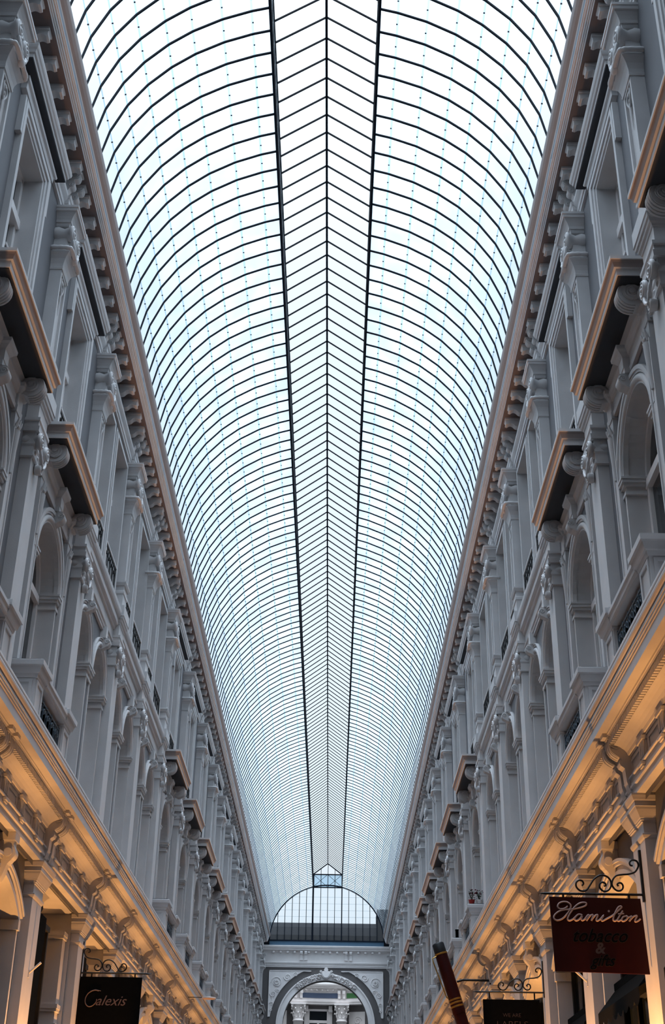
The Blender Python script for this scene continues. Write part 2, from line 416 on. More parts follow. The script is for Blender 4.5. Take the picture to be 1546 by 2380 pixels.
def upper_shaft(mb):                            # base z = 8.73
    h = .17; mb.box(0, .125, -h, h, .60, 1.93)
    for a, b, c, e in ((-h,-h+.045,.60,1.93),(h-.045,h,.60,1.93),(-h,h,.60,.66),(-h,h,1.86,1.93)): mb.box(.12,.155,a,b,c,e)
def upper_plinth(mb):
    mb.stack([(0,.165,.19),(.10,.165,.19),(.12,.15,.175),(.34,.15,.175),(.36,.165,.19),(.40,.165,.19),(.42,.15,.175),(.50,.15,.175),(.51,.17,.195),(.56,.19,.215),(.58,.19,.215),(.60,.155,.17)])
def upper_drop(mb):
    mb.lathe([(.03,0),(.045,.015),(.02,.03)], 'x', (.125, 0, 1.80), 10)
    mb.lathe([(.012,0),(.034,.012),(.01,.03)], 'x', (.125, 0, 1.70), 8)
    for sg in (-1, 1): mb.tube(cr([(.14, sg*.05, 1.84), (.15, sg*.07, 1.74), (.145, sg*.03, 1.64), (.14, 0, 1.60)]), .012, 5)
    mb.tube([(.135, 0, 1.66), (.14, 0, 1.5), (.135, 0, 1.28)], .02, 6, taper=lambda t: 1-.9*t)
def upper_capital(mb):                          # z 10.65 .. 11.12 above base 8.73
    mb.stack([(1.90,.165,.18),(1.93,.17,.185),(1.94,.165,.18),(1.99,.17,.185),(2.06,.19,.205),(2.10,.215,.23),(2.13,.24,.255),(2.15,.24,.255)])
    mb.stack([(2.15,.17,.185),(2.42,.16,.175)])
def garland(mb):
    z = 2.185; pts = [(0,-.27,z),(.12,-.27,z),(.22,-.262,z),(.262,-.22,z),(.27,0,z-.015),(.262,.22,z),(.22,.262,z),(.12,.27,z),(0,.27,z)]
    pts = cr(pts, 5); n = len(pts)
    mb.tube(pts, .030, 8, taper=lambda t: .86+.22*abs(math.sin(t*34)))
    mb.tube(cr([(.24,-.16,2.40),(.262,-.12,2.30),(.27,-.05,2.23),(.27,0,2.20)]), .022, 7, taper=lambda t: .85+.25*abs(math.sin(t*14)))
    mb.tube(cr([(.24,.16,2.40),(.262,.12,2.30),(.27,.05,2.23),(.27,0,2.20)]), .022, 7, taper=lambda t: .85+.25*abs(math.sin(t*14)))
    mb.lathe([(.055,.24),(.058,.275),(.045,.29),(.02,.30)], 'x', (0, 0, 2.17), 12)
    mb.tube([(.28,p,q) for p, q in spiral(0,2.17,.042,1.6,14)], .008, 5)
def upper_abacus(mb):                           # z 11.34..11.61
    mb.stack([(2.61,.17,.185),(2.63,.18,.195),(2.66,.185,.20),(2.66,.20,.215),(2.70,.205,.22),(2.745,.225,.24),(2.78,.25,.262),(2.80,.262,.275),(2.80,.28,.29),(2.84,.285,.295),(2.845,.295,.305),(2.88,.295,.305)])
    mb.stack([(2.97,.09,.13),(3.04,.09,.13),(3.05,.11,.15),(3.12,.11,.15),(3.13,.125,.165),(3.16,.135,.175),(3.17,.135,.175)])
    mb.box(0, .08, -.15, .15, 2.85, 2.98)

def lower_shaft(mb):                            # base z = 4.78
    mb.box(0, .135, -.22, .20, 0, 2.98)
def lower_base(mb):
    mb.stack([(0,.20,.28),(.30,.20,.28),(.32,.185,.26),(.38,.18,.25),(.40,.16,.235),(.44,.14,.215)], -.01)
def lower_capital(mb):                          # z 7.76 ..
    mb.stack([(2.97,.15,.225),(2.985,.165,.24),(3.0,.165,.24),(3.005,.15,.225),(3.12,.15,.225),(3.15,.16,.235),(3.32,.15,.225)], -.01)
def lower_volutes(mb, y): volute(mb, y, 3.215, .105, 0, .225, 1 if y > 0 else -1)
def lower_garland(mb):
    mb.tube(cr([(.20,-.15,3.16),(.22,-.12,3.06),(.225,-.06,2.98),(.225,-.02,2.93)]), .019, 7, taper=lambda t: .85+.25*abs(math.sin(t*14)))
    mb.tube(cr([(.20,.15,3.16),(.22,.12,3.06),(.225,.06,2.98),(.225,-.02,2.93)]), .019, 7, taper=lambda t: .85+.25*abs(math.sin(t*14)))
    mb.lathe([(.062,.15),(.066,.215),(.06,.225)], 'x', (0, -.02, 2.91), 14)
    mb.tube([(.226,p,q) for p, q in spiral(-.02,2.91,.05,1.8,16)], .007, 5)
    for k in range(3): mb.lathe([(.03,.13),(.032,.15),(.012,.165)], 'x', (0, -.13+.13*k, 3.08), 8)
def lower_entablature(mb):                      # up to z 8.83
    mb.stack([(3.32,.19,.27),(3.385,.195,.275),(3.39,.175,.255),(3.46,.175,.255),(3.47,.19,.27),(3.51,.19,.27),(3.52,.15,.23),(3.71,.15,.23),
              (3.715,.16,.24),(3.74,.165,.245),(3.76,.185,.262),(3.80,.19,.27),(3.805,.205,.285),(3.85,.21,.29),(3.855,.22,.30),(3.865,.215,.295),(4.045,.215,.295)], .0)

def scroll_pair_bracket(mb):                    # one carved console under the eaves, base z 11.92
    P = cr([(0,.43),(.18,.43),(.205,.40),(.205,.34),(.18,.30),(.14,.30),(.135,.27),(.15,.24),(.15,.19),(.12,.16),(.09,.15),(.06,.08),(.04,.02),(0,0)], 3)
    mb.extr(P, 'y', -.055, .055, smooth=False)
    for sg in (-1, 1):
        y = sg*.057
        mb.tube([(p, y, q) for p, q in spiral(.145, .365, .052, 1.8, 18, 0, -1)], .008, 5)
        mb.tube([(p, y, q) for p, q in spiral(.105, .205, .04, 1.5, 14, 0, -1)], .007, 5)
    for yy in (-.03, 0, .03): mb.tube(cr([(.207,yy,.39),(.21,yy,.35),(.183,yy,.302)]), .010, 5)
    mb.box(0, .235, -.072, .072, .40, .43)
def modillion(mb):                              # top at z 0
    mb.box(0, .255, -.085, .085, -.035, 0)
    P = cr([(0,-.035),(.235,-.035),(.24,-.06),(.24,-.11),(.215,-.125),(.185,-.105),(.15,-.095),(.11,-.115),(.08,-.15),(.05,-.165),(0,-.17)], 2)
    mb.extr(P, 'y', -.062, .062)
    mb.tube([(.236, -.06, -.11), (.236, .06, -.11)], .012, 5)

def archit_top(mb):                             # surround of hooded top window, base z 8.73, opening 8.86..11.2, half .5
    h = .50; z0, z1 = .13, 2.47
    for k, (a, b, d) in enumerate(((0,.05,.035),(.05,.12,.055),(.12,.19,.075))):
        for sg in (-1, 1):
            y0, y1 = sorted((sg*(h+a), sg*(h+b))); mb.box(0, d, y0, y1, z0, z1+b)
        mb.box(0, d, -h-b, h+b, z1+a, z1+b)
    for sg in (-1, 1):                          # shouldered ears
        y0, y1 = sorted((sg*(h+.12), sg*(h+.25))); mb.box(0, .07, y0, y1, 2.10, z1+.19)
    mb.stack([(0,.10,h+.22),(.09,.11,h+.23),(.13,.11,h+.23)])
def hood_top(mb):
    mb.stack([(2.72,.07,.80),(2.80,.075,.80),(2.82,.10,.84),(2.86,.105,.86),(2.87,.06,.82),(2.94,.06,.82)])
    mb.stack([(2.965,.17,1.04),(3.02,.17,1.04),(3.025,.19,1.06),(3.06,.20,1.07),(3.08,.215,1.085),(3.115,.225,1.095),(3.145,.225,1.095)])
def plain_surround(h, z1):
    def f(mb):
        for a, b, d in ((0,.07,.045),(.07,.12,.025)):
            for sg in (-1, 1):
                y0, y1 = sorted((sg*(h+a), sg*(h+b))); mb.box(0, d, y0, y1, .0, z1+b)
            mb.box(0, d, -h-b, h+b, z1+a, z1+b)
    return f
def grille(w_, h_):
    def f(mb):
        z0 = .14
        for zz in (z0+.02, z0+h_-.03): mb.tube([(0,-w_,zz),(0,w_,zz)], .010, 5)
        n = max(2, int(w_*2/.22))
        st = 2*w_/n
        for k in range(n+1): mb.tube([(0,-w_+k*st,z0),(0,-w_+k*st,z0+h_)], .007, 5)
        for k in range(n):
            yc = -w_+(k+.5)*st
            for sg in (-1, 1):
                mb.tube([(0, yc+sg*p, q) for p, q in spiral(st*.20, z0+h_*.72, st*.2, 1.3, 12, PI, -1)], .008, 4)
                mb.tube([(0, yc+sg*p, q) for p, q in spiral(st*.20, z0+h_*.28, st*.2, 1.3, 12, PI, 1)], .008, 4)
            mb.tube(cr([(0,yc,z0+.02),(0,yc+.05,z0+h_*.5),(0,yc,z0+h_-.03)]), .006, 4)
    return f
def grille_rail(w_, h_):
    def f(mb): mb.box(-.012, .02, -w_-.02, w_+.02, .14+h_-.01, .14+h_+.02)
    return f

def slab(mb):                                   # balcony slab, base z 8.2
    mb.stack([(.28,.36,1.17),(.36,.36,1.17),(.365,.385,1.195),(.42,.40,1.21),(.44,.415,1.225),(.445,.425,1.235),(.485,.425,1.235)])
    for k in range(8, 16): mb.mi[k] = 1  # slab cyma faces take the warm bounce colour
def slab_bed(mb):
    mb.stack([(.14,.05,1.08),(.20,.055,1.085),(.24,.08,1.11),(.285,.10,1.12)])
def console_body(mb):
    mb.box(0, .27, -.095, .095, .345-.02, .345+.085-.02)
    P = [(0,.33),(.25,.33),(.30,.29)]+[(.18+.14*math.cos(t), .165+.145*math.sin(t)) for t in [math.radians(a) for a in range(45, -125, -14)]]+[(.03,.02),(0,.0)]
    mb.extr(P, 'y', -.085, .085)
    for yy in (-.065, -.022, .022, .065): mb.tube([(.18+.147*math.cos(t), yy, .165+.152*math.sin(t)) for t in [math.radians(a) for a in range(45, -110, -12)]], .013, 5)
def console_eye(sg):
    def f(mb):
        mb.lathe([(.10, .0), (.10, .012), (.085, .018)], 'y', (.18, sg*.085 if sg > 0 else -.103, .175), 18)
        mb.tube([(p, sg*.100, q) for p, q in spiral(.18, .175, .085, 2.1, 26, -PI/2, 1)], .010, 5)
        mb.lathe([(.032, -.02), (.032, .02)], 'y', (.18, sg*.098, .185), 12)
    return f
def aed_pilaster(mb):                           # base z 4.78
    mb.box(0, .055, -.10, .10, .0, 3.22)
    for a, b in ((-.10,-.075),(.075,.10)): mb.box(.05, .07, a, b, .1, 3.02)
    mb.tube([(.055,0,3.0),(.062,0,2.8),(.058,0,2.45)], .06, 8, taper=lambda t: 1-.6*t)
def aed_leaf(mb):
    for sg in (-1, 0, 1):
        mb.tube(cr([(.055, sg*.05, 3.02), (.085, sg*.06, 3.09), (.10, sg*.065, 3.15)]), .022, 6, taper=lambda t: 1-.5*t)
    mb.lathe([(.02,.06),(.035,.085),(.015,.10)], 'x', (0, 0, 3.06), 8)
def aed_ent(mb):
    mb.stack([(3.25,.04,1.06),(3.31,.045,1.065),(3.315,.03,1.05),(3.45,.03,1.05),(3.46,.05,1.07),(3.50,.065,1.085),(3.52,.085,1.105),(3.55,.085,1.105)])
    for yc in (-.93, .93):
        mb.stack([(3.22,.065,.115),(3.30,.07,.12),(3.31,.06,.11),(3.45,.06,.11),(3.46,.08,.13),(3.50,.10,.15),(3.52,.13,.18),(3.57,.135,.185)], yc)
    mb.stack([(3.30,.11,.09),(3.44,.11,.09),(3.45,.12,.10),(3.49,.15,.125),(3.51,.175,.15),(3.555,.18,.155)])
def keystone(zc, w_=.075):
    def f(mb):
        P = cr([(0,.16),(.13,.16),(.165,.13),(.175,.08),(.15,.03),(.11,.01),(.06,-.02),(0,-.03)], 3)
        P = [(p, q+zc) for p, q in P]; mb.extr(P, 'y', -w_, w_)
        for sg in (-1, 1): mb.tube([(p, sg*(w_+.002), q) for p, q in spiral(.125, zc+.095, .04, 1.6, 14)], .009, 5)
        mb.extr([(-w_-.02, zc+.16), (w_+.02, zc+.16), (w_+.005, zc+.36), (-w_-.005, zc+.36)], 'x', 0, .10)
    return f
def archivolt(h, zs, rise, wd=.19):
    def f(mb):
        k = rise/h
        mb.archring(0, zs, h, h+wd, 0, PI, 0, .02, 26, 1, k)
        mb.archroll(0, zs, h+.055, 0, PI, .018, .045, 26, 1, k)
        mb.archring(0, zs, h+.11, h+.14, 0, PI, .0, .045, 26, 1, k)
        mb.archring(0, zs, h+.14, h+wd, 0, PI, .0, .06, 26, 1, k)
        mb.archring(0, zs, h-.012, h+.012, 0, PI, -.03, .03, 26, 1, k)
    return f
def impost(h, zs, wd=.2, dep=.27, sg=1):
    def f(mb):
        # moulded band on wall face and inside the reveal
        if 1:
            for z0, z1, e in ((-.17,-.13,.03),(-.13,-.07,.015),(-.07,-.03,.045),(-.03,.01,.065),(.01,.035,.075)):
                y0, y1 = sorted((sg*(h-e), sg*(h+wd))); mb.box(-dep, e, y0, y1, zs+z0, zs+z1)
    return f
def jamb_edge(h, z0, zs, sg):
    def f(mb):
        y0, y1 = sorted((sg*(h-.002), sg*(h+.045))); mb.box(-.28, .022, y0, y1, z0, zs-.16)
    return f

# ---- windows (structure)
def win_frame_arch(h, z0, zs, rise):
    def f(mb):
        k = rise/h; d0, d1 = -.275, -.215
        mb.archring(0, zs, h-.075, h, 0, PI, d0, d1, 22, 1, k)
        for sg in (-1, 1):
            y0, y1 = sorted((sg*(h-.075), sg*h)); mb.box(d0, d1, y0, y1, z0, zs)
        mb.box(d0, d1+.015, -h, h, zs-.10, zs+.0); mb.box(d0, d1+.015, -.05, .05, z0, zs)
        mb.box(d0, d1, -h, h, z0, z0+.09); mb.box(d0, d1, -.025, .025, zs, zs+rise*.94)
        mb.box(d0, d1-.01, -h, h, z0+1.05, z0+1.10)
    return f
def win_pane_arch(h, z0, zs, rise):
    def f(mb):
        k = rise/h; pts = [(h, z0)]+[(h*math.cos(PI*i/20), zs+rise*math.sin(PI*i/20)) for i in range(21)]+[(-h, z0)]
        mb.extr(pts, 'x', -.30, -.262)
    return f
def win_frame_rect(h, z0, z1):
    def f(mb):
        d0, d1 = -.275, -.20
        for sg in (-1, 1):
            y0, y1 = sorted((sg*(h-.08), sg*h)); mb.box(d0, d1, y0, y1, z0, z1)
        mb.box(d0, d1, -h, h, z0, z0+.08); mb.box(d0, d1, -h, h, z1-.08, z1)
        mb.box(d0, d1+.04, -h, h, z1-.78, z1-.66); mb.box(d0, d1+.01, -.05, .05, z0, z1-.7)
    return f
def win_pane_rect(h, z0, z1):
    def f(mb): mb.box(-.30, -.262, -h, h, z0, z1)
    return f
WN = 0
def window(side, y, z, ff, pf, key):
    global WN; WN += 1
    k = (key+'f', side)
    if k not in CACHE:
        mb = MB(); ff(mb); CACHE[k] = mb.mesh('window_frame', M_WHITE, -side)
    o = link('window_%d' % WN, CACHE[k], None, (side*WX, y, z)); o['kind'] = 'structure'
    part('pane', key+'p', pf, M_PANE, o, side)

def lowz(z): return z-4.78
for side in (-1, 1):
    S = SN[side]
    for i, yc in enumerate(YC):
        # upper pilaster
        if inview(side*3.3, yc, 11.6) or inview(side*3.3, yc, 9.5):
            n = nth('up', side)
            t = empty('upper_pilaster', (side*WX, yc, 8.73), 'grey top-floor pilaster with garlanded scroll capital, %s from the camera on the %s wall' % (n, S), 'pilaster', 'top-floor pilasters with garlanded capitals')
            part('plinth', 'uplinth', upper_plinth, M_STONE, t, side); part('shaft', 'ushaft', upper_shaft, M_STONE, t, side)
            part('drop_ornament', 'udrop', upper_drop, M_STONE, t, side); part('capital', 'ucap', upper_capital, M_STONE, t, side)
            for yy in (-.15, .15): part('volute', 'uvol%.2f' % yy, lambda mb, yy=yy: volute(mb, yy, 2.50, .118, 0, .25, 1 if yy > 0 else -1), M_STONE, t, side)
            part('garland', 'ugar', garland, M_STONE, t, side); part('abacus', 'uab', upper_abacus, M_STONE, t, side)
        if inview(side*3.3, yc, 12.2):
            n = nth('eb', side)
            for k, yy in enumerate((-.12, .14)):
                t = single('eaves_bracket', 'eb', scroll_pair_bracket, M_STONE, (side*WX, yc+.04+yy, 11.92),
                           side, '%s of the carved scroll brackets in the %s pair under the %s eaves' % (('nearer', 'farther')[k], n, S), 'bracket', 'paired scroll brackets under the eaves')
        # lower pilaster
        if inview(side*3.35, yc, 7.8) or inview(side*3.35, yc, 5.6) or inview(side*3.3, yc, 8.7):
            n = nth('lp', side)
            t = empty('tall_pilaster', (side*WX, yc, 4.78), 'tall smooth grey pilaster with scroll capital, %s from the camera, %s wall' % (n, S), 'pilaster', 'tall pilasters between the arched windows')
            part('base', 'lbase', lower_base, M_STONE, t, side); part('shaft', 'lshaft', lower_shaft, M_STONE, t, side)
            part('capital', 'lcap', lower_capital, M_STONE, t, side)
            for yy in (-.17, .15): part('volute', 'lvol%.2f' % yy, lambda mb, yy=yy: lower_volutes(mb, yy), M_STONE, t, side)
            part('garland', 'lgar', lower_garland, M_STONE, t, side); part('entablature_block', 'lent', lower_entablature, M_STONE, t, side)
    for i in range(NB):
        a, b, c = bay(i); nm = S+' wall'
        # modillions between bracket pairs
        nmod = 7; bb = None
        for k in range(nmod):
            y = a+.04+.36+(b-a-.68)*(k)/(nmod-1)
            if inview(side*3.25, y, 12.3, 10):
                bk = 'mod%d' % i; CNT[(bk, side)] = CNT.get((bk, side), 0)+1
                if CNT[(bk, side)] == 1: nb_ = nth('modbay', side)
                single('modillion', 'modil', modillion, M_STONE, (side*WX, y, 12.35), side,
                       'small wavy grey modillion, %s in the %s row under the %s eaves' % (ORD[CNT[(bk, side)]], ORD[CNT[('modbay', side)]], S), 'modillion', 'small modillions under the eaves')
        if i in MID:
            for k, cc in enumerate((c-.72, c+.72)):
                if inview(side*3.5, cc, 10.) or inview(side*3.5, cc, 11.4):
                    window(side, cc, 8.73, win_frame_rect(.53, .13, 2.69), win_pane_rect(.53, .13, 2.69), 'wr2')
                    n = nth('ps', side)
                    t = empty('window_surround', (side*WX, cc, 8.73), 'plain raised pale surround of an unhooded top window, %s from the camera, %s wall' % (n, S), 'window surround', 'plain surrounds of the unhooded top windows')
                    part('band', 'psur', plain_surround(.53, 2.69), M_STONE, t, side)
                    g = empty('window_railing', (side*WX-side*.03, cc, 8.73), 'low black iron railing in an unhooded top window, %s from the camera, %s wall' % (n, S), 'railing', 'low iron railings of the unhooded top windows')
                    part('scrollwork', 'gr1', grille(.50, .55), M_BLACK, g, side); part('handrail', 'grr1', grille_rail(.50, .55), M_STONE, g, side)
                if inview(side*3.5, cc, 7.) or inview(side*3.5, cc, 5.4):
                    h, z0, zs, rise = ARCH_M; z0, zs = lowz(z0), lowz(zs)
                    window(side, cc, 4.78, win_frame_arch(h, z0, zs, rise), win_pane_arch(h, z0, zs, rise), 'wa2')
                    n = nth('na', side)
                    t = empty('narrow_arch', (side*WX, cc, 4.78), 'narrow moulded arch of a twin window without balcony, %s from the camera, %s wall' % (n, S), 'window arch', 'narrow arches of the twin windows')
                    part('archivolt', 'nav', archivolt(h, zs, rise, .15), M_STONE, t, side)
                    [(part('impost', 'nim%d' % g_, impost(h, zs, .15, sg=g_), M_STONE, t, side), part('jamb_edge', 'nje%d' % g_, jamb_edge(h, z0, zs, g_), M_STONE, t, side)) for g_ in (-1, 1)]
                    part('keystone', 'nks', keystone(zs+rise+.02, .06), M_STONE, t, side)
        else:
            if inview(side*3.4, c, 11.8) or inview(side*3.4, c, 9.5):
                window(side, c, 8.73, win_frame_rect(.50, .13, 2.47), win_pane_rect(.50, .13, 2.47), 'wr1')
                n = nth('hw', side)
                t = empty('window_hood', (side*WX, c, 8.73), 'moulded surround and flat hood of a top window, %s from the camera, %s wall' % (n, S), 'window hood', 'hooded surrounds of the top windows')
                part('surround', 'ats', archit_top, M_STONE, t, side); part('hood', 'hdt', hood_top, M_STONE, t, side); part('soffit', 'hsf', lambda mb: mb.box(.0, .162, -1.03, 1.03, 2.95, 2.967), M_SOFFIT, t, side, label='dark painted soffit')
                g = empty('window_railing', (side*WX-side*.03, c, 8.73), 'low black iron railing inside a hooded top window, %s from the camera, %s wall' % (n, S), 'railing', 'low iron railings of the hooded top windows')
                part('scrollwork', 'gr0', grille(.47, .5), M_BLACK, g, side); part('handrail', 'grr0', grille_rail(.47, .5), M_STONE, g, side)
            if inview(side*3.2, c, 8.5, 120):
                n = nth('sl', side)
                t = empty('balcony_slab', (side*WX, c, 8.2), 'deep moulded balcony slab above an arched window, %s from the camera, %s wall' % (n, S), 'balcony slab', 'balcony slabs on scroll consoles')
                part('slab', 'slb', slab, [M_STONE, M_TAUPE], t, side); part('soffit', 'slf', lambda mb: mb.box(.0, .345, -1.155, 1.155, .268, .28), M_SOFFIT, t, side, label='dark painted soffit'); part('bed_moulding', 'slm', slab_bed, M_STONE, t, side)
                for k, yy in enumerate((-.93, .93)):
                    q = empty('scroll_console', (side*WX, c+yy, 8.2), '%s big round scroll console under the %s balcony slab, %s wall' % (('nearer', 'farther')[k], n, S), 'console', 'round scroll consoles under the balcony slabs')
                    part('scroll_body', 'csb', console_body, M_STONE, q, side); [part('spiral_eye', 'cse%d' % g_, console_eye(g_), M_STONE, q, side) for g_ in (-1, 1)]
            if inview(side*3.5, c, 7.5) or inview(side*3.5, c, 5.5):
                h, z0, zs, rise = ARCH_A; z0, zs = lowz(z0), lowz(zs)
                window(side, c, 4.78, win_frame_arch(h, z0, zs, rise), win_pane_arch(h, z0, zs, rise), 'wa1')
                n = nth('aw', side)
                t = empty('arched_surround', (side*WX, c, 4.78), 'arched window surround with slim side pilasters, %s from the camera, %s wall' % (n, S), 'window surround', 'arched window surrounds over the balconies')
                part('archivolt', 'aav', archivolt(h, zs, rise), M_STONE, t, side); [(part('impost', 'aim%d' % g_, impost(h, zs, .11, sg=g_), M_STONE, t, side), part('jamb_edge', 'aje%d' % g_, jamb_edge(h, z0, zs, g_), M_STONE, t, side)) for g_ in (-1, 1)]
                part('keystone', 'aks', keystone(zs+rise+.05), M_STONE, t, side)
                part('entablature', 'aen', aed_ent, M_STONE, t, side)
                for yy in (-.93, .93):
                    pp = part('side_pilaster', 'aep', aed_pilaster, M_STONE, t, side, loc=(0, yy, 0)); part('leaf_capital', 'ael', aed_leaf, M_STONE, pp, side)
            if inview(side*3.15, c, 5.3, 60) or inview(side*3.15, c+.9, 5.3):
                n = nth('pa', side)
                t = empty('balcony_parapet', (side*WX, c, 4.80), 'balcony parapet with panelled end posts and iron scrollwork, %s from the camera, %s wall' % (n, S), 'balcony parapet', 'parapets of the arched windows')
                for yy in (-.84, .84):
                    q = part('end_post', 'pp', lambda mb: mb.stack([(-.02,.345,.21),(.08,.345,.21),(.09,.325,.19),(.50,.325,.19),(.505,.34,.205),(.55,.35,.215),(.56,.37,.235),(.60,.38,.245),(.63,.39,.255),(.64,.41,.275),(.70,.41,.275),(.71,.39,.255)]), M_STONE, t, side, loc=(0, yy, 0))
                    part('flashing', 'pfl', lambda mb: mb.box(.02,.36,-.22,.22,.71,.728), M_LEAD, q, side, label='dark lead flashing')
                    part('panel', 'ppn', lambda mb: (mb.box(.325,.34,-.17,-.125,.1,.49), mb.box(.325,.34,.125,.17,.1,.49), mb.box(.325,.34,-.125,.125,.45,.49), mb.box(.325,.34,-.125,.125,.1,.13),
                                                      [mb.box(x0,x1,-.205,-.19,z0_,z1_) for x0,x1,z0_,z1_ in ((.06,.10,.1,.49),(.25,.29,.1,.49),(.10,.25,.45,.49),(.10,.25,.1,.13))]), M_STONE, q, side)
                part('coping', 'pcp', lambda mb: mb.extr([(.20,.52),(.345,.52),(.35,.54),(.365,.55),(.37,.60),(.385,.61),(.385,.65),(.20,.66)], 'y', -.62, .62), M_STONE, t, side)
                part('scrollwork', 'pgr', grille(.62, .42), M_GRILLE, t, side, loc=(.29, 0, -.10), label='bluish wrought iron scrollwork')
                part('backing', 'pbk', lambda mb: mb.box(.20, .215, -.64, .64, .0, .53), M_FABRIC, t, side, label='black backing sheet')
                part('deck', 'pdk', lambda mb: mb.box(0, .30, -.64, .64, -.02, .015), M_LEAD, t, side)

# ------------------------------------------------------------------ ground storey
def gp_shaft(mb): mb.box(-.1, .028, -.28, .28, 0, 4.93)
def gp_cap(mb):
    mb.stack([(4.92,.028,.28),(4.935,.04,.29),(4.96,.05,.30),(4.975,.05,.30),(4.98,.03,.285),(5.09,.03,.285)], 0, -.1)
    mb.stack([(5.09,.045,.295),(5.105,.045,.295),(5.11,.055,.305),(5.125,.055,.305),(5.13,.062,.312),(5.15,.07,.32),(5.18,.085,.335),(5.21,.10,.35),(5.235,.108,.358),(5.24,.115,.365),
              (5.29,.115,.365),(5.295,.125,.375),(5.305,.13,.38),(5.32,.135,.385),(5.345,.145,.395),(5.365,.145,.395)], 0, -.1)
def gp_base(mb): mb.stack([(0,.08,.34),(.6,.08,.34),(.62,.05,.31),(.66,.03,.29)], 0, -.1)
def frieze_bracket(mb):                          # base z 3.82
    P = [(.05,.63),(.235,.63),(.262,.615),(.28,.585),(.29,.54),(.289,.49),(.28,.45),(.262,.42),(.23,.395),(.195,.375),(.165,.365),(.165,.35),(.185,.345),(.192,.32),(.18,.29),(.155,.275),(.14,.26),(.132,.12),(.115,.06),(.10,.02),(.05,.02)]
    mb.extr(P, 'y', -.070, .070)
    for sg in (-1, 1):
        mb.tube([(p, sg*.072, q) for p, q in spiral(.212, .535, .066, 2.1, 26, 0, -1)], .0095, 5)
        mb.tube(cr([(.278, sg*.070, .53), (.272, sg*.070, .46), (.235, sg*.070, .415), (.185, sg*.070, .38)]), .009, 5)
        mb.lathe([(.014,-.012),(.014,.012)], 'y', (.212, sg*.074, .535), 8)
    for yy in (-.035, .035): mb.tube(cr([(.288, yy, .57), (.292, yy, .52), (.284, yy, .45), (.245, yy, .403), (.20, yy, .375)]), .008, 5)
def frieze_bracket_top(mb):
    mb.box(.05, .30, -.078, .078, .605, .645); mb.box(.24, .345, -.07, .07, .60, .643)
    for k in range(5): mb.box(.262, .30, -.06+.026*k, -.044+.026*k, .585, .61)
def triglyph(mb):                                # base z 3.99
    mb.box(.05, .085, -.115, .115, 0, .19); mb.box(.05, .12, -.13, .13, .17, .21)
    for k in range(3): mb.box(.08, .105, -.10+.072*k, -.055+.072*k, .01, .165)
def gutta(mb): mb.box(.085, .135, -.075, .075, -.075, -.045); mb.box(.085, .12, -.065, .065, -.095, -.075)
def side_panel(w_):
    def f(mb):
        mb.box(.055, .075, -w_, w_, 0.02, .045); mb.box(.055, .075, -w_, w_, .15, .17); mb.box(.055, .075, -w_, -w_+.02, .02, .17); mb.box(.055, .075, w_-.02, w_, .02, .17)
    return f
def g_archivolt(mb):                             # base z -1.6 : segmental arch, half 1.12, spring 4.6, rise .36
    h, rise = 1.16, .36; R = (h*h+rise*rise)/(2*rise); th = math.asin(h/R); zc = 4.6+rise-R
    for r_, w_, d in ((0,.05,-.05),(.05,.10,-.075),(.10,.135,-.035),(.135,.17,-.02)):
        mb.archring(0, zc, R+r_, R+w_, PI/2-th*1.06, PI/2+th*1.06, -.12, d, 20)
def g_jambs(sg):
    def f(mb):
        y0, y1 = sorted((sg*1.14, sg*1.20)); mb.box(-.32, -.06, y0, y1, 0, 4.6)
        y0, y1 = sorted((sg*1.12, sg*1.22)); mb.box(-.32, -.04, y0, y1, 4.48, 4.6)
    return f
def g_key(mb):
    mb.lathe([(.085,-.075),(.09,-.03),(.09,.03),(.085,.075)], 'y', (.02, 0, 5.13), 16)
    for sg in (-1, 1): mb.lathe([(.05,-.03),(.05,.03),(.02,.04)], 'y', (.02, sg*.08, 5.13), 12)
    P = cr([(-.1,5.30),(.06,5.30),(.07,5.22),(.10,5.15),(.07,5.06),(.02,5.0),(-.01,4.9),(-.05,4.82),(-.1,4.80)], 3)
    mb.extr(P, 'y', -.07, .07); mb.box(-.1, .09, -.11, .11, 5.27, 5.36)
def shopfront(mb): mb.box(-.34, -.31, -1.2, 1.2, 0, 5.0)
def shopfront_deep(mb): mb.box(-.84, -.80, -1.35, 1.35, 0, 5.2)
def shop_bars(mb):
    for y in (-1.1, -.4, .4, 1.1): mb.box(-.31, -.27, y-.04, y+.04, 0, 4.6)
    mb.box(-.31, -.26, -1.14, 1.14, 3.7, 3.8); mb.box(-.31, -.25, -1.14, 1.14, 1.0, 1.1)
LAMP_D, LAMP_TILT = .60, math.radians(36)
lamp_l = bpy.data.lights.new('uplight', 'SPOT'); lamp_l.energy = LAMP_W; lamp_l.color = LAMP_C; lamp_l.spot_size = math.radians(94); lamp_l.spot_blend = .25; lamp_l.shadow_soft_size = .025
gidx = 0
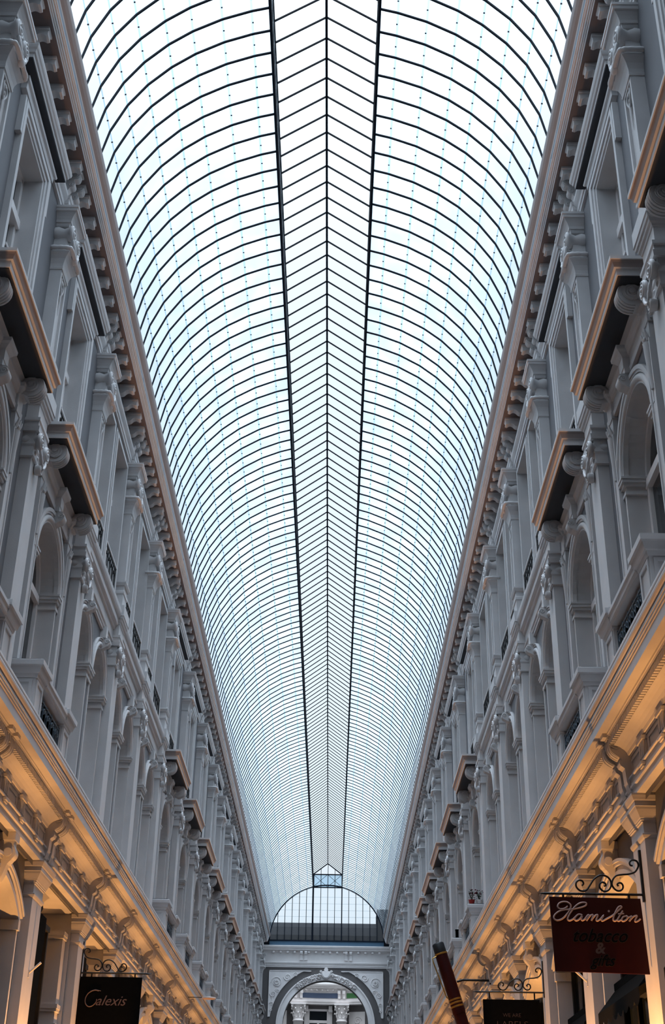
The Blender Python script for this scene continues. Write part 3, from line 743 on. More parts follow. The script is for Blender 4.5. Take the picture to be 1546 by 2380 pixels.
for side in (-1, 1):
    S = SN[side]
    for i, yc0 in enumerate(YC):
        yc = yc0+.05
        if inview(side*3.3, yc, 4.2, 60):
            n = nth('fb', side)
            for k, yy in enumerate((-.125, .125)):
                q = empty('cornice_bracket', (side*WX, yc+yy, 3.82), '%s warm-lit scroll bracket in the %s pair under the %s gallery cornice' % (('nearer', 'farther')[k], n, S), 'bracket', 'scroll brackets under the lit gallery cornice')
                part('scroll', 'fbk', frieze_bracket, M_STONE, q, side); part('cap_block', 'fbt', frieze_bracket_top, M_STONE, q, side)
        if inview(side*3.45, yc, 3.6, 60) or inview(side*3.45, yc, 2., 60):
            n = nth('gp', side)
            q = empty('shop_pilaster', (side*WX, yc, -1.6), 'ground-floor pilaster with lit moulded capital, %s from the camera on the %s side' % (n, S), 'pilaster', 'ground-floor pilasters between the shops')
            part('shaft', 'gps', gp_shaft, M_STONE, q, side); part('capital', 'gpc', gp_cap, M_STONE, q, side); part('base', 'gpb', gp_base, M_STONE, q, side)
        # lamp on its pilaster, low down, shining up
        if yc < 60:
            q = empty('wall_lamp', (side*WX, yc-.10, .40), 'shaded lamp low on ground-floor pilaster %s, %s side, below the frame' % (ORD[i+1], S), 'lamp', 'shaded lamps on the ground-floor pilasters')
            part('arm', 'upr', lambda mb: mb.tube(cr([(.028,0,.10),(.2,0,.12),(.50,0,.06),(.58,0,.02)]), .012, 6), M_BLACK, q, side)
            part('shade', 'uph', lambda mb: mb.lathe([(.03,.0),(.07,.04),(.095,.10),(.088,.10),(.06,.045),(.0,.03)], 'z', (.60,0,0), 14), M_BLACK, q, side)
            lo = bpy.data.objects.new('lamp_beam', lamp_l); COL.objects.link(lo); lo.parent = q; lo.location = (-side*LAMP_D, 0, .13)
            lo.rotation_euler = Vector((side*math.sin(LAMP_TILT), 0, math.cos(LAMP_TILT))).to_track_quat('-Z', 'Y').to_euler()
        if i == 3:
            q = empty('wall_rod', (side*WX, yc, 2.46), 'short pale rod sticking up from a lit ground-floor pilaster, %s side' % S, 'rod')
            part('rod', 'wrd', lambda mb: mb.tube([(.028,0,.0),(.17,0,.13)], .015, 8), M_STONE, q, side); part('holder', 'wrh', lambda mb: mb.box(.02,.04,-.02,.02,-.05,.04), M_STONE, q, side)
    for i in range(NB):
        a, b, c = bay(i); c += .05; a += .05; b += .05
        if inview(side*3.45, c, 4.1, 50):
            nb_ = nth('tgb', side)
            fr = empty('frieze_section', (side*WX, c, 3.99), 'warm-lit frieze section with three fluted triglyphs, %s from the camera, %s side' % (nb_, S), 'frieze', 'frieze sections between the bracket pairs')
            for k in range(3):
                y = (k-1)*(b-a)*.255
                q = part('triglyph', 'tg', triglyph, M_STONE, fr, side, loc=(0, y, 0)); part('gutta', 'gt', gutta, M_STONE, q, side)
            for k in range(4):
                y = (k-1.5)*(b-a)*.255
                if k in (0, 3): y += (.05 if k == 0 else -.05)
                part('recessed_panel', 'fp', side_panel(.22), M_STONE, fr, side, loc=(0, y, 0))
        if side < 0 and i in (3, 4):
            gi = ('nearer', 'farther')[i-3]
            q = empty('shop_gate', (side*WX, c, -1.6), 'black framed shop gate with hanging black curtain, %s of two on the left' % gi, 'shop gate', None)
            part('frame', 'sgf%d' % i, lambda mb: (mb.box(-.13,-.08,-1.14,-1.06,0,4.95), mb.box(-.20,-.13,-.10,-.04,0,4.85), mb.box(-.17,-.11,-1.1,-.05,4.83,4.90),
                                             mb.lathe([(.05,4.93),(.07,4.97),(.06,5.02),(.02,5.07)], 'z', (-.10,-1.0,0), 10)), M_BLACK, q, side)
            wav = [(-1.32,0)]+[(-1.32,4.9),(-.72,4.9)]+[(-.72-.05*abs(math.sin(j*1.3))+.02*math.sin(j*3.1), 4.6-j*.15) for j in range(0, 30)]+[(-.78,0)]
            part('curtain', 'sgc%d' % i, lambda mb: mb.extr(wav, 'x', -.06, -.03), M_FABRIC, q, side)
            q2 = empty('recess_pier', (side*WX, b-.55, -1.6), 'banded inner pier of the %s open shop recess on the left' % gi, 'pier', None)
            part('shaft', 'rps%d' % i, lambda mb: mb.box(-.84,-.16,0,.28,0,5.0), M_STONE, q2, side)
            for k_, (z_, e) in enumerate(((5.0,.05),(4.0,.01),(3.74,.01),(3.15,.02),(2.7,.02))):
                part('band', 'rpb%d%d' % (i, k_), lambda mb: (mb.box(-.84,-.13,-.02-e,.28,z_,z_+.06), mb.box(-.84,-.14,-.01-e,.28,z_-.04,z_)), M_STONE, q2, side)
        elif inview(side*3.5, c, 3.5, 120) or inview(side*3.5, c, 2.2, 120):
            n = nth('ga', side)
            q = empty('shop_arch', (side*WX, c, -1.6), 'flat moulded arch over a dark shopfront, %s from the camera on the %s side' % (n, S), 'arch', 'moulded arches over the shopfronts')
            part('archivolt', 'gav', g_archivolt, M_STONE, q, side); [part('jamb', 'gja%d' % g_, g_jambs(g_), M_STONE, q, side) for g_ in (-1, 1)]; part('keystone', 'gke', g_key, M_STONE, q, side)
        gidx += 1
        q = empty('shopfront', (side*WX, c, -1.6), 'dark glazed shopfront set back behind bay %s of the %s side' % (ORD[i+1], S), 'shopfront', 'dark shopfronts')
        deep = side < 0 and i in (3, 4)
        part('glazing', 'sfg%d' % deep, shopfront_deep if deep else shopfront, M_PANE, q, side)
        if not deep: part('bars', 'sfb', shop_bars, M_BLACK, q, side)
        if side > 0 and i in (1, 2, 3):
            q = empty('shop_awning', (side*WX, c, 0), 'black scalloped awning under the %s arch on the right side' % ('nearest', 'second', 'third')[i-1], 'awning')
            def aw(mb):
                n = 40; top = [(-.20, -1.12+2.24*k/n, 2.30) for k in range(n+1)]; mid = [(.04, -1.12+2.24*k/n, 2.02) for k in range(n+1)]
                low = [(.04, -1.12+2.24*k/n, 1.90-.06*abs(math.sin(k*PI*8/n))) for k in range(n+1)]
                vs = top+mid+low; m_ = n+1
                mb.add(vs, [(r_*m_+k, r_*m_+k+1, (r_+1)*m_+k+1, (r_+1)*m_+k) for r_ in (0, 1) for k in range(n)])
                mb.box(-.22, -.18, -1.14, 1.14, 2.28, 2.36)
            part('canopy', 'awn', aw, M_FABRIC, q, side)
            part('gilt_rail', 'awg', lambda mb: (mb.box(.0,.02,-1.14,1.14,1.30,1.325)), M_GOLD, q, side, label='gilded rail')
            part('lower_gilt_rail', 'awh', lambda mb: (mb.box(.0,.02,-1.14,1.14,1.22,1.235)), M_GOLD, q, side, label='gilded rail')

# ------------------------------------------------------------------ end wall, lunette and rotunda
def XY(mb, pts, y0, y1): return mb.extr(pts, 'y', y0, y1)
ZC, RI, RO = 8.17, 2.25, 2.60; YW = YEND
mb = MB(); n = 40
arcp = [(RI*math.cos(PI*i/n), ZC+RI*math.sin(PI*i/n)) for i in range(n+1)]
for yy in (YW, YW+.6):
    for i in range(n):
        (p, q), (r, t) = arcp[i], arcp[i+1]; mb.add([(p,yy,q),(r,yy,t),(r,yy,12.05),(p,yy,12.05)], [(0,1,2,3)])
    for sg in (-1, 1): mb.add([(sg*RI,yy,-1.6),(sg*3.6,yy,-1.6),(sg*3.6,yy,12.05),(sg*RI,yy,12.05)], [(0,1,2,3)])
out = [(RI,-1.6)]+arcp+[(-RI,-1.6)]
for i in range(len(out)-1):
    (p, q), (r, t) = out[i], out[i+1]; mb.add([(p,YW,q),(r,YW,t),(r,YW+.6,t),(p,YW+.6,q)], [(0,1,2,3)])
mb.add([(-3.6,YW,12.05),(3.6,YW,12.05),(3.6,YW+.6,12.05),(-3.6,YW+.6,12.05)], [(0,1,2,3)])
struct('wall_far', mb, M_DARKWALL)
t = empty('end_arch', (0, YW, ZC), 'large pale round arch in the end wall, framing the rotunda', 'arch')
def sub(name, fn, m, parent, label=None):
    mb = MB(); fn(mb); o = link(name, mb.mesh(name, m), parent)
    if label: o['label'] = label
    return o
def ring_xz(mb, r0_, r1_, a0, a1, y0, y1, n=40):
    vs = []; fs = []
    for i in range(n+1):
        th = a0+(a1-a0)*i/n; c_, s_ = math.cos(th), math.sin(th)
        vs += [(r0_*c_,y0,r0_*s_),(r0_*c_,y1,r0_*s_),(r1_*c_,y1,r1_*s_),(r1_*c_,y0,r1_*s_)]
    for i in range(n):
        a = 4*i; b = a+4
        for k in range(4): fs.append((a+k, b+k, b+(k+1) % 4, a+(k+1) % 4))
    mb.add(vs, fs); return mb
sub('archivolt', lambda mb: (ring_xz(mb, RI, RO, 0, PI, -.06, .02), ring_xz(mb, RO-.07, RO, 0, PI, -.10, 0), ring_xz(mb, RI, RI+.05, 0, PI, -.09, 0)), M_WHITE, t)
sub('jamb', lambda mb: [mb.box(*sorted((sg*RI, sg*RO)), -.06, .02, -9.7, 0) for sg in (-1, 1)], M_WHITE, t)
def foliage(mb):
    rr = random.Random(3)
    for k in range(150):
        th = math.radians(90+rr.choice((-1, 1))*rr.uniform(7, 40)); r_ = rr.uniform(RI+.04, RO-.02)
        x, z = r_*math.cos(th), r_*math.sin(th); q = rr.uniform(.025, .05)
        mb.lathe([(q*.3,-.17+rr.uniform(-.03,.03)),(q,-.11),(q*.8,-.04)], 'y', (x, 0, z), 6)
sub('foliage', foliage, M_WHITE, t)
def shield(mb):
    P = cr([(0,2.30),(-.14,2.36),(-.25,2.50),(-.27,2.62),(-.20,2.68),(-.08,2.70),(0,2.68),(.08,2.70),(.20,2.68),(.27,2.62),(.25,2.50),(.14,2.36),(0,2.30)], 3)
    mb.extr(P, 'y', -.22, -.04)
    Q = [(p*.75, (q-2.52)*.75+2.52) for p, q in P]; mb.extr(Q, 'y', -.27, -.2)
    for sg in (-1, 1):
        mb.tube([(sg*p, -.24, q) for p, q in spiral(.27, 2.66, .07, 1.4, 14)], .02, 5)
        mb.tube([(sg*p, -.22, q) for p, q in spiral(.33, 2.52, .07, 1.4, 14)], .02, 5)
    mb.lathe([(.10,-.25),(.12,-.15),(.10,-.05)], 'y', (0, 0, 2.76), 12)
sub('shield', shield, M_WHITE, t)
for sg, sn in ((-1, 'left'), (1, 'right')):
    q = empty('spandrel_panel', (0, YW, ZC), 'pale scroll-carved corner panel %s of the end arch' % sn, 'relief panel')
    R2 = 2.95; a1 = math.acos(.68/R2)
    def pan(mb):
        top = 2.70; zt = R2*math.sin(a1)
        pts = [(3.03, top), (.70, top)]
        arc = [(R2*math.cos(th), R2*math.sin(th)) for th in [math.radians(66)+(math.radians(8)-math.radians(66))*k/16 for k in range(17)]]
        arc = [p for p in arc if p[1] < top]
        pts = [(3.03, top), (.78, top)]+[(R2*math.cos(math.acos(.9/R2)), top-.03)]+arc+[(3.03, .40)]
        vs = pts if sg > 0 else [(-p, q_) for p, q_ in pts][::-1]
        mb.extr(vs, 'y', -.05, .0)
        mb.box(*sorted((sg*3.0, sg*3.04)), -.07, 0, .40, 2.72); mb.box(*sorted((sg*.8, sg*3.04)), -.07, 0, 2.69, 2.73)
    sub('panel', pan, M_WHITE, q)
    def scr(mb):
        for cx, cz, r_, tn, sn_ in ((2.62,2.12,.30,1.9,1),(2.05,2.40,.20,1.6,-1),(1.62,2.52,.12,1.4,1),(2.80,1.55,.16,1.6,-1),(2.55,1.68,.10,1.3,1),(2.86,1.05,.10,1.4,1),(2.88,.75,.07,1.3,-1)):
            mb.tube([(sg*p, -.065, z_) for p, z_ in spiral(cx, cz, r_, tn, 26, 0, sn_)], .018, 5, taper=lambda t_: 1-.4*t_)
        for k in range(7):
            th = k*2*PI/7; mb.lathe([(.035,-.10),(.05,-.06),(.03,-.04)], 'y', (sg*(2.62+.09*math.cos(th)), 0, 2.12+.09*math.sin(th)), 7)
        mb.tube([(sg*p, -.06, z_) for p, z_ in cr([(2.62,1.8),(2.75,1.7),(2.86,1.45),(2.84,1.2),(2.92,.95),(2.9,.6)])], .014, 5)
    sub('scrollwork', scr, M_WHITE, q)
# entablature on the end wall
def yprof(mb, prof, x0, x1):   # prof: (out toward camera, z)
    pts = [(YW-d, z) for d, z in prof]; mb.extr(pts, 'x', x0, x1)
mb = MB(); yprof(mb, [(-.02,11.06),(.05,11.06),(.05,11.12),(.08,11.13),(.08,11.20),(.12,11.24),(.14,11.30),(.06,11.31),(.04,11.34),(.04,11.84),(.10,11.86),(.12,11.90),(.26,11.91),(.28,11.98),(.33,12.02),(.36,12.10),(.36,12.14),(-.02,12.14)], -3.4, 3.4)
struct('trim_9', mb, M_WHITE)
for k in range(16):
    x = -2.83+k*.378
    if min(abs(x-p_) for p_ in (-1.22, 1.18)) < .2: continue
    mb = MB(); mb.box(-.055, .055, -.18, 0, -.10, 0); CN = nth('ed', 0)
    tag(link('cornice_block', mb.mesh('cornice_block', M_WHITE), None, (x, YW-.03, 11.88)), 'small pale cornice block on the end wall, %s from the left' % CN, 'dentil', 'small blocks under the end cornice')
for k, x in enumerate((-1.34, -1.10, 1.06, 1.30)):
    mb = MB(); mb.extr([(0,.42),(-.2,.42),(-.22,.36),(-.2,.28),(-.12,.25),(-.10,.2),(-.08,0),(0,0)], 'x', -.07, .07); mb.box(-.09,.09,-.10,0,-.03,.02)
    tag(link('end_bracket', mb.mesh('end_bracket', M_WHITE), None, (x, YW-.03, 11.46)), 'pale upright bracket under the end cornice, %s from the left' % ORD[k+1], 'bracket', 'brackets under the end cornice')
# lunette
root = empty('trim_10', (0, YW, 0), None, None); root['kind'] = 'structure'
mb = MB(); mb.box(-3.08, 3.08, -.03, .03, 12.10, 12.40); link('lower_band', mb.mesh('lower_band', mat('blue_grey_metal', (.035, .075, .12), .5, .1, 2.)), root)
mb = MB(); mb.box(-3.08, 3.08, -.06, .03, 12.40, 12.47); link('transom', mb.mesh('transom', M_IRON), root)
mb = MB()
pts = [(3.1*math.cos(PI*i/30), RZ+2.99*math.sin(PI*i/30)) for i in range(31)]
for k in range(-7, 8):
    x = .02+k*.385; z = RZ+2.99*math.sqrt(max(0, 1-(x/3.1)**2))
    if abs(x) < .8: z = LZ+(RIDGE-LZ)*(1-abs(x)/PX)
    mb.box(x-.016, x+.016, -.03, .03, 12.4, z)
for sg in (-1, 1): mb.box(sg*PX-.03, sg*PX+.03, -.05, .03, 12.4, LZ)
link('mullions', mb.mesh('mullions', M_IRON), root)
mb = MB()
for i in range(30):
    (p, q), (r, t_) = pts[i], pts[i+1]; mb.bar((p, -.02, q), (r, -.02, t_), .07, .06)
for z in (PZ-.02, LZ): mb.box(-PX, PX, -.05, .03, z-.025, z+.025)
for sg in (-1, 1):
    mb.bar((sg*PX, -.02, LZ), (0, -.02, RIDGE), .05, .05)
    mb.bar((0, -.03, PZ), (sg*PX, -.03, LZ), .02, .02); mb.bar((sg*PX, -.03, PZ), (0, -.03, LZ), .02, .02)
link('frame', mb.mesh('frame', M_IRON), root)
mb = MB(); mb.extr(pts, 'y', .0, .005); link('lunette_glass', mb.mesh('lunette_glass', M_GLASS_CLEAR), root)
mb = MB(); mb.box(-PX, PX, .0, .004, PZ, LZ); link('truss_glass', mb.mesh('truss_glass', M_GLASS_BLUE), root)
mb = MB()
for z in (13.7, 14.05, 14.4, 14.75): 
    x = 3.1*math.sqrt(1-((z-RZ)/2.99)**2); mb.box(-x, x, .006, .008, z-.005, z+.005)
link('glass_joints', mb.mesh('glass_joints', M_JOINT), root)
# low dark roof seen through the lunette
mb = MB(); mb.extr([(YW+.9,12.0),(YW+.9,12.9),(YW+1.3,13.4),(YW+2.0,13.75),(YW+2.8,13.6),(YW+2.8,12.0)], 'x', -4.5, 4.5)
mb.box(2.75, 4.4, YW+.8, YW+3, 12.0, 14.3)
tag(link('rear_roof', mb.mesh('rear_roof', M_SLATE)), 'dark low metal roof seen through the end lunette', 'roof')

# rotunda beyond the arch
RC, RR = 75.4, 5.6
def cyl(mb, r_in, r_out, z0, z1, a0=200, a1=-20, n=56):
    vs = []; fs = []
    for i in range(n+1):
        th = math.radians(a0+(a1-a0)*i/n); c_, s_ = math.cos(th), math.sin(th)
        vs += [(r_in*c_,RC+r_in*s_,z0),(r_in*c_,RC+r_in*s_,z1),(r_out*c_,RC+r_out*s_,z1),(r_out*c_,RC+r_out*s_,z0)]
    for i in range(n):
        a = 4*i; b = a+4
        for k in range(4): fs.append((a+k, b+k, b+(k+1) % 4, a+(k+1) % 4))
    mb.add(vs, fs); return mb
mb = MB(); cyl(mb, RR+.5, RR+.9, -1.6, 11.6); struct('wall_rotunda', mb, M_DARKWALL)
mb = MB()
for z0, z1, r_ in ((10.47,10.60,.0),(10.60,10.68,-.04),(10.68,10.76,.0),(10.76,11.22,.10),(11.22,11.30,.02),(11.30,11.36,-.06),(11.36,11.46,-.22),(11.46,11.54,-.30),(11.54,11.60,-.34)): cyl(mb, RR+r_, RR+.6, z0, z1)
struct('trim_11', mb, M_WHITE)
def on_rot(x, off=0.):
    th = math.acos(x/RR); return ((RR+off)*math.cos(th), RC+(RR+off)*math.sin(th), PI/2-th)
def curved_panel(x0, x1, z0, z1, off):
    mb = MB(); n = 10; vs = []; fs = []
    for i in range(n+1):
        x, y, _ = on_rot(x0+(x1-x0)*i/n, off); x2, y2, _ = on_rot(x0+(x1-x0)*i/n, off+.05)
        vs += [(x,y,z0),(x,y,z1),(x2,y2,z1),(x2,y2,z0)]
    for i in range(n):
        a = 4*i; b = a+4
        for k in range(4): fs.append((a+k, b+k, b+(k+1) % 4, a+(k+1) % 4))
    fs += [(0,1,2,3),(4*n+3,4*n+2,4*n+1,4*n)]; mb.add(vs, fs); return mb
tag(link('frieze_board', curved_panel(-1.41, .67, 10.83, 11.11, .07).mesh('frieze_board', M_BLUE)), 'slate blue frieze panel on the rotunda wall', 'panel')
tag(link('frieze_board', curved_panel(1.20, 2.6, 10.83, 11.11, .07).mesh('frieze_board', M_GREEN)), 'green frieze panel on the rotunda wall, right of the blue one', 'panel')
for k, x in enumerate((-1.86, -1.52, .78, 1.08)):
    X, Y, rot = on_rot(x); mb = MB(); mb.box(-.075, .075, -.10, .12, 0, .45); mb.box(-.085, .085, -.2, .1, .27, .45)
    o = tag(link('rotunda_bracket', mb.mesh('rotunda_bracket', M_WHITE), None, (X, Y, 10.78)), 'pale bracket beside the coloured rotunda frieze, %s from the left' % ORD[k+1], 'bracket', 'brackets of the rotunda frieze'); o.rotation_euler = (0, 0, -rot)
for k in range(15):
    x = -2.6+k*.335
    if min(abs(x-p_) for p_ in (-1.7, .93)) < .28: continue
    X, Y, rot = on_rot(x); mb = MB(); mb.box(-.045, .045, -.16, .05, -.08, 0)
    o = tag(link('rotunda_block', mb.mesh('rotunda_block', M_WHITE), None, (X, Y, 11.30)), 'tiny pale block under the rotunda cornice, %s from the left' % nth('rb', 0), 'dentil', 'tiny blocks under the rotunda cornice'); o.rotation_euler = (0, 0, -rot)
def col_cap(mb):
    mb.lathe([(.29,9.62),(.31,9.66),(.28,9.70),(.27,9.75),(.28,10.0),(.33,10.28),(.36,10.35)], 'z', (0,0,0), 20)
    for tier, (z, r_, n_) in enumerate(((9.72,.28,8),(9.95,.29,8))):
        for k in range(n_):
            th = 2*PI*(k+.5*tier)/n_; c_, s_ = math.cos(th), math.sin(th)
            mb.tube(cr([(r_*c_,r_*s_,z),((r_+.04)*c_,(r_+.04)*s_,z+.16),((r_+.13)*c_,(r_+.13)*s_,z+.22),((r_+.15)*c_,(r_+.15)*s_,z+.16)]), .055, 6, taper=lambda t_: 1-.5*t_)
    for k in range(4):
        th = PI/4+k*PI/2; c_, s_ = math.cos(th), math.sin(th)
        mb.tube(cr([(.28*c_,.28*s_,10.08),(.36*c_,.36*s_,10.26),(.50*c_,.50*s_,10.33),(.54*c_,.54*s_,10.24),(.48*c_,.48*s_,10.20)]), .05, 6)
    mb.box(-.44, .44, -.44, .44, 10.36, 10.47)
for x, sn in ((-1.68, 'left'), (.94, 'right')):
    X, Y, rot = on_rot(x, -.1)
    q = empty('rotunda_column', (X, Y, 0), '%s round column with leafy capital in the rotunda beyond the arch' % sn, 'column')
    sub('shaft', lambda mb: mb.lathe([(.34,-1.6),(.32,2),(.29,9.45),(.33,9.46),(.33,9.52),(.29,9.55),(.29,9.62)], 'z', (0,0,0), 24), M_WHITE, q)
    sub('capital', col_cap, M_WHITE, q)
X, Y, rot = on_rot(-.44, .45)
q = empty('window_%d' % (WN+1), (X, Y, 0), None, None); q['kind'] = 'structure'; q.rotation_euler = (0, 0, -rot)
sub('window_frame', lambda mb: (mb.box(-.64,-.52,-.02,.05,6.5,10.18), mb.box(.52,.64,-.02,.05,6.5,10.18), mb.box(-.64,.64,-.02,.05,10.13,10.25), mb.box(-.55,.55,-.04,.05,9.46,9.62), mb.box(-.06,.06,-.03,.05,6.5,9.5)), M_WHITE, q)
sub('pane', lambda mb: mb.box(-.55,.55,.02,.05,6.5,10.15), M_PANE, q)
sub('side_console', lambda mb: [(mb.box(sg*.72-.12,sg*.72+.12,-.08,.05,6.5,10.1), mb.box(sg*.72-.10,sg*.72+.10,-.22,.05,10.1,10.42), mb.lathe([(.07,-.12),(.07,.12)],'x',(sg*.72,-.17,10.12),10)) for sg in (-1,1)], M_WHITE, q)
for k, x in enumerate((-2.55, 1.75)):
    X, Y, rot = on_rot(x, .45)
    mb = MB(); mb.box(-.55, .45, -.02, .05, 8.2, 10.1)
    for cx, cz, r_ in ((0,9.6,.25),(-.2,9.1,.18),(.1,8.7,.15)): mb.tube([(p, -.04, z_) for p, z_ in spiral(cx, cz, r_, 1.7, 22)], .02, 5)
    o = tag(link('rotunda_relief', mb.mesh('rotunda_relief', M_WHITE), None, (X, Y, 0)), 'pale carved relief panel %s of the rotunda columns' % ('left', 'right')[k], 'relief panel'); o.rotation_euler = (0, 0, -rot)

# ------------------------------------------------------------------ hanging signs
def A2(px, py, Y=13.25):
    # trace of the first sign in its own plane (metres): x across, z up
    gx, gy = 1240+px/5.05, 2020+py/5.05
    d = vf+vr*((gx-773)/F)-vu*((gy-1190)/F); k = Y/d.y
    return (CAMX+d.x*k, d.z*k)
SX0 = 3.46                                       # plate position of the traced arm
ARM1 = [(570,195),(588,170),(572,138),(535,130),(502,160),(505,210),(545,250),(590,258),(630,240),(670,180),(710,120),(770,78),(830,75),(885,105),(912,160),(905,215),(870,255),(820,258),(782,222),(778,180),(803,155),(838,163),(848,188),(830,202)]
ARM2 = [(1000,200),(985,180),(1005,162),(1035,168),(1052,200),(1045,235),(1010,256),(965,243),(925,190),(930,130),(970,80),(1040,65),(1110,60),(1170,45),(1205,20),(1232,-41),(1212,-93),(1160,-105),(1130,-78),(1138,-45),(1165,-40)]
def rel(p): x, z = A2(*p); return (x-SX0, z-2.81)
T1 = [rel(p) for p in ARM1]; T2 = [rel(p) for p in ARM2]
def sign_arm(sg):
    def f(mb):
        mb.tube([(sg*-1.06,0,.0),(sg*-1.0,0,.0),(0,0,0)], .013, 6, taper=lambda t_: .2+.8*min(1, t_*8))
        for T in (T1, T2): mb.tube([(sg*x, 0, z) for x, z in cr([(a_, b_) for a_, b_ in T], 4)], .010, 6)
        mb.box(-.012, .012, -.02, .02, -.07, .45)
    return f
def cyl_box(mb, pts_, r_): mb.tube(pts_, r_, 6)
def hook(mb): mb.tube([(0,0,.01),(0,0,-.03)], .014, 6); mb.tube(cr([(0,-.0,-.03),(.012,0,-.05),(0,0,-.065)]), .005, 5)
FONT = None
def text(body, size, mat_, parent, loc, shear=0., offset=0., depth=.002, name='lettering', sx=1.):
    cu = bpy.data.curves.new(name, 'FONT'); cu.body = body; cu.size = size; cu.align_x = 'CENTER'; cu.align_y = 'CENTER'
    cu.shear = shear; cu.offset = offset; cu.extrude = depth; cu.resolution_u = 3
    o = bpy.data.objects.new(name+'_tmp', cu); COL.objects.link(o)
    bpy.context.view_layer.update()
    me = bpy.data.meshes.new_from_object(o.evaluated_get(bpy.context.evaluated_depsgraph_get()))
    bpy.data.objects.remove(o)
    for v in me.vertices: v.co = Vector((v.co.x*sx, -v.co.z, v.co.y))
    me.materials.clear(); me.materials.append(mat_)
    q = link(name, me, parent, loc); return q

# sign 1
s1 = empty('hanging_sign', (SX0, 13.25, 2.81), 'maroon hanging shop sign with white cursive lettering, right side', 'sign')
sub('arm', sign_arm(1), M_BLACK, s1)
for x in (-.82, -.15): 
    mb = MB(); mb.tube([(x,0,0),(x,0,-.07)], .012, 6); link('hanger', mb.mesh('hanger', M_BLACK), s1)
def quad_board(c4_, th=.012):
    def f(mb):
        vs = [(x, y, z) for y in (-th, th) for x, z in c4_]; mb.add(vs, [(0,1,2,3),(7,6,5,4),(0,4,5,1),(1,5,6,2),(2,6,7,3),(3,7,4,0)])
    return f
c4_ = [(2.497-SX0, 2.776-2.81), (3.421-SX0, 2.769-2.81), (3.445-SX0, 2.039-2.81), (2.51-SX0, 2.055-2.81)]
bd = sub('board', quad_board(c4_), M_MAROON, s1)
H = [[(400,440),(360,468),(310,472),(283,445),(300,405),(350,388),(400,395),(435,430),(425,480),(380,545),(330,590),(275,605),(240,585),(245,545),(290,505),(350,483),(430,478),(500,468)],
     [(500,468),(570,450),(612,430),(617,405),(590,396),(540,405),(490,440),(450,490),(412,550),(400,590),(420,607),(460,592),(492,562)],
     [(570,545),(530,535),(495,560),(483,592),(500,608),(535,592),(570,550),(560,590),(572,606),(600,592)],
     [(600,592),(635,545),(648,548),(636,580),(620,609)],[(622,605),(660,555),(690,540),(695,555),(678,609)],[(680,600),(715,555),(745,540),(750,556),(735,598),(750,610),(785,590)],
     [(785,590),(822,545),(798,595),(808,611),(850,590)],
     [(850,590),(930,545),(1000,485),(1032,452),(1018,440),(990,455),(962,505),(938,565),(935,602),(955,613),(990,592)],
     [(1045,492),(995,575),(985,603),(1000,614),(1040,590)],[(990,532),(1060,527)],
     [(1085,556),(1050,565),(1033,598),(1050,615),(1085,600),(1105,572),(1088,553),(1100,572),(1135,565)],
     [(1135,565),(1152,556),(1140,585),(1122,616)],[(1125,610),(1165,565),(1205,550),(1210,562),(1190,605),(1200,622),(1235,605),(1253,587)]]
def ham(mb):
    for st in H:
        P = [rel(p) for p in st]; P = cr(P, 4) if len(P) > 2 else P
        n = len(P); wd = .0095
        mb.tube([(x, -.014, z) for x, z in P], wd, 6)
    x, z = rel((882,497)); mb.lathe([(.011,-.018),(.011,-.012)], 'y', (x, 0, z), 8)
sub('script_lettering', ham, M_LETTER, s1, 'white cursive lettering')
def sgn_pt(px, py): x, z = rel((px, py)); return (x, -.015, z)
for body, size, pxy, sh in (('tobacco', .185, (765,790), .45), ('gifts', .155, (805,1080), .45)):
    x, y, z = sgn_pt(*pxy)
    text(body, size, M_LETTER_DIM, s1, (x, -.0125, z), sh, .0045, .001, 'letter_outline', .92)
    text(body, size, M_FABRIC, s1, (x, -.0150, z), sh, .0022, .001, 'black_lettering', .92)
x, y, z = sgn_pt(775, 935); text('&', .15, M_LETTER_DIM, s1, (x, -.0125, z), .2, .004, .001, 'ampersand')

# sign 2 (right) and sign 3 (left)
s2 = empty('hanging_sign', (SX0+.01, 20.1, 2.81), 'black hanging sign beyond the maroon sign, lower right', 'sign')
sub('arm', sign_arm(1), M_BLACK, s2)
for x in (-.82, -.15):
    mb = MB(); mb.tube([(x,0,0),(x,0,-.10)], .012, 6); link('hanger', mb.mesh('hanger', M_BLACK), s2)
sub('board', lambda mb: mb.box(-.92, -.08, -.012, .012, -.85, -.105), M_FABRIC, s2)
text('WE ARE', .075, M_LETTER_DIM, s2, (-.50, -.014, -.325), 0, -.001, .001, 'lettering'); text('LABELS', .13, M_LETTER_DIM, s2, (-.50, -.014, -.455), 0, -.002, .001, 'lettering', 1.15)
s3 = empty('hanging_sign', (-SX0-.01, 20.1, 2.99), 'black hanging sign with pale slanted lettering, lower left', 'sign')
sub('arm', sign_arm(-1), M_BLACK, s3)
for x in (.17, .82):
    mb = MB(); mb.tube([(x,0,0),(x,0,-.06)], .012, 6); link('hanger', mb.mesh('hanger', M_BLACK), s3)
sub('board', lambda mb: mb.box(.0, .93, -.012, .012, -.85, -.055), M_FABRIC, s3)
text('alexis', .20, M_LETTER_MID, s3, (.485, -.014, -.395), .4, .0, .001, 'lettering', 1.0)
def gee(mb):
    mb.tube([(x, -.014, z) for x, z in cr([(.30,-.255),(.24,-.245),(.16,-.28),(.115,-.35),(.12,-.43),(.17,-.475),(.23,-.46),(.275,-.41),(.28,-.37)], 5)], .007, 5)
    mb.tube([(x, -.014, z) for x, z in cr([(.18,-.26),(.25,-.24),(.33,-.255)], 4)], .005, 5)
sub('script_letter', gee, M_LETTER_MID, s3)

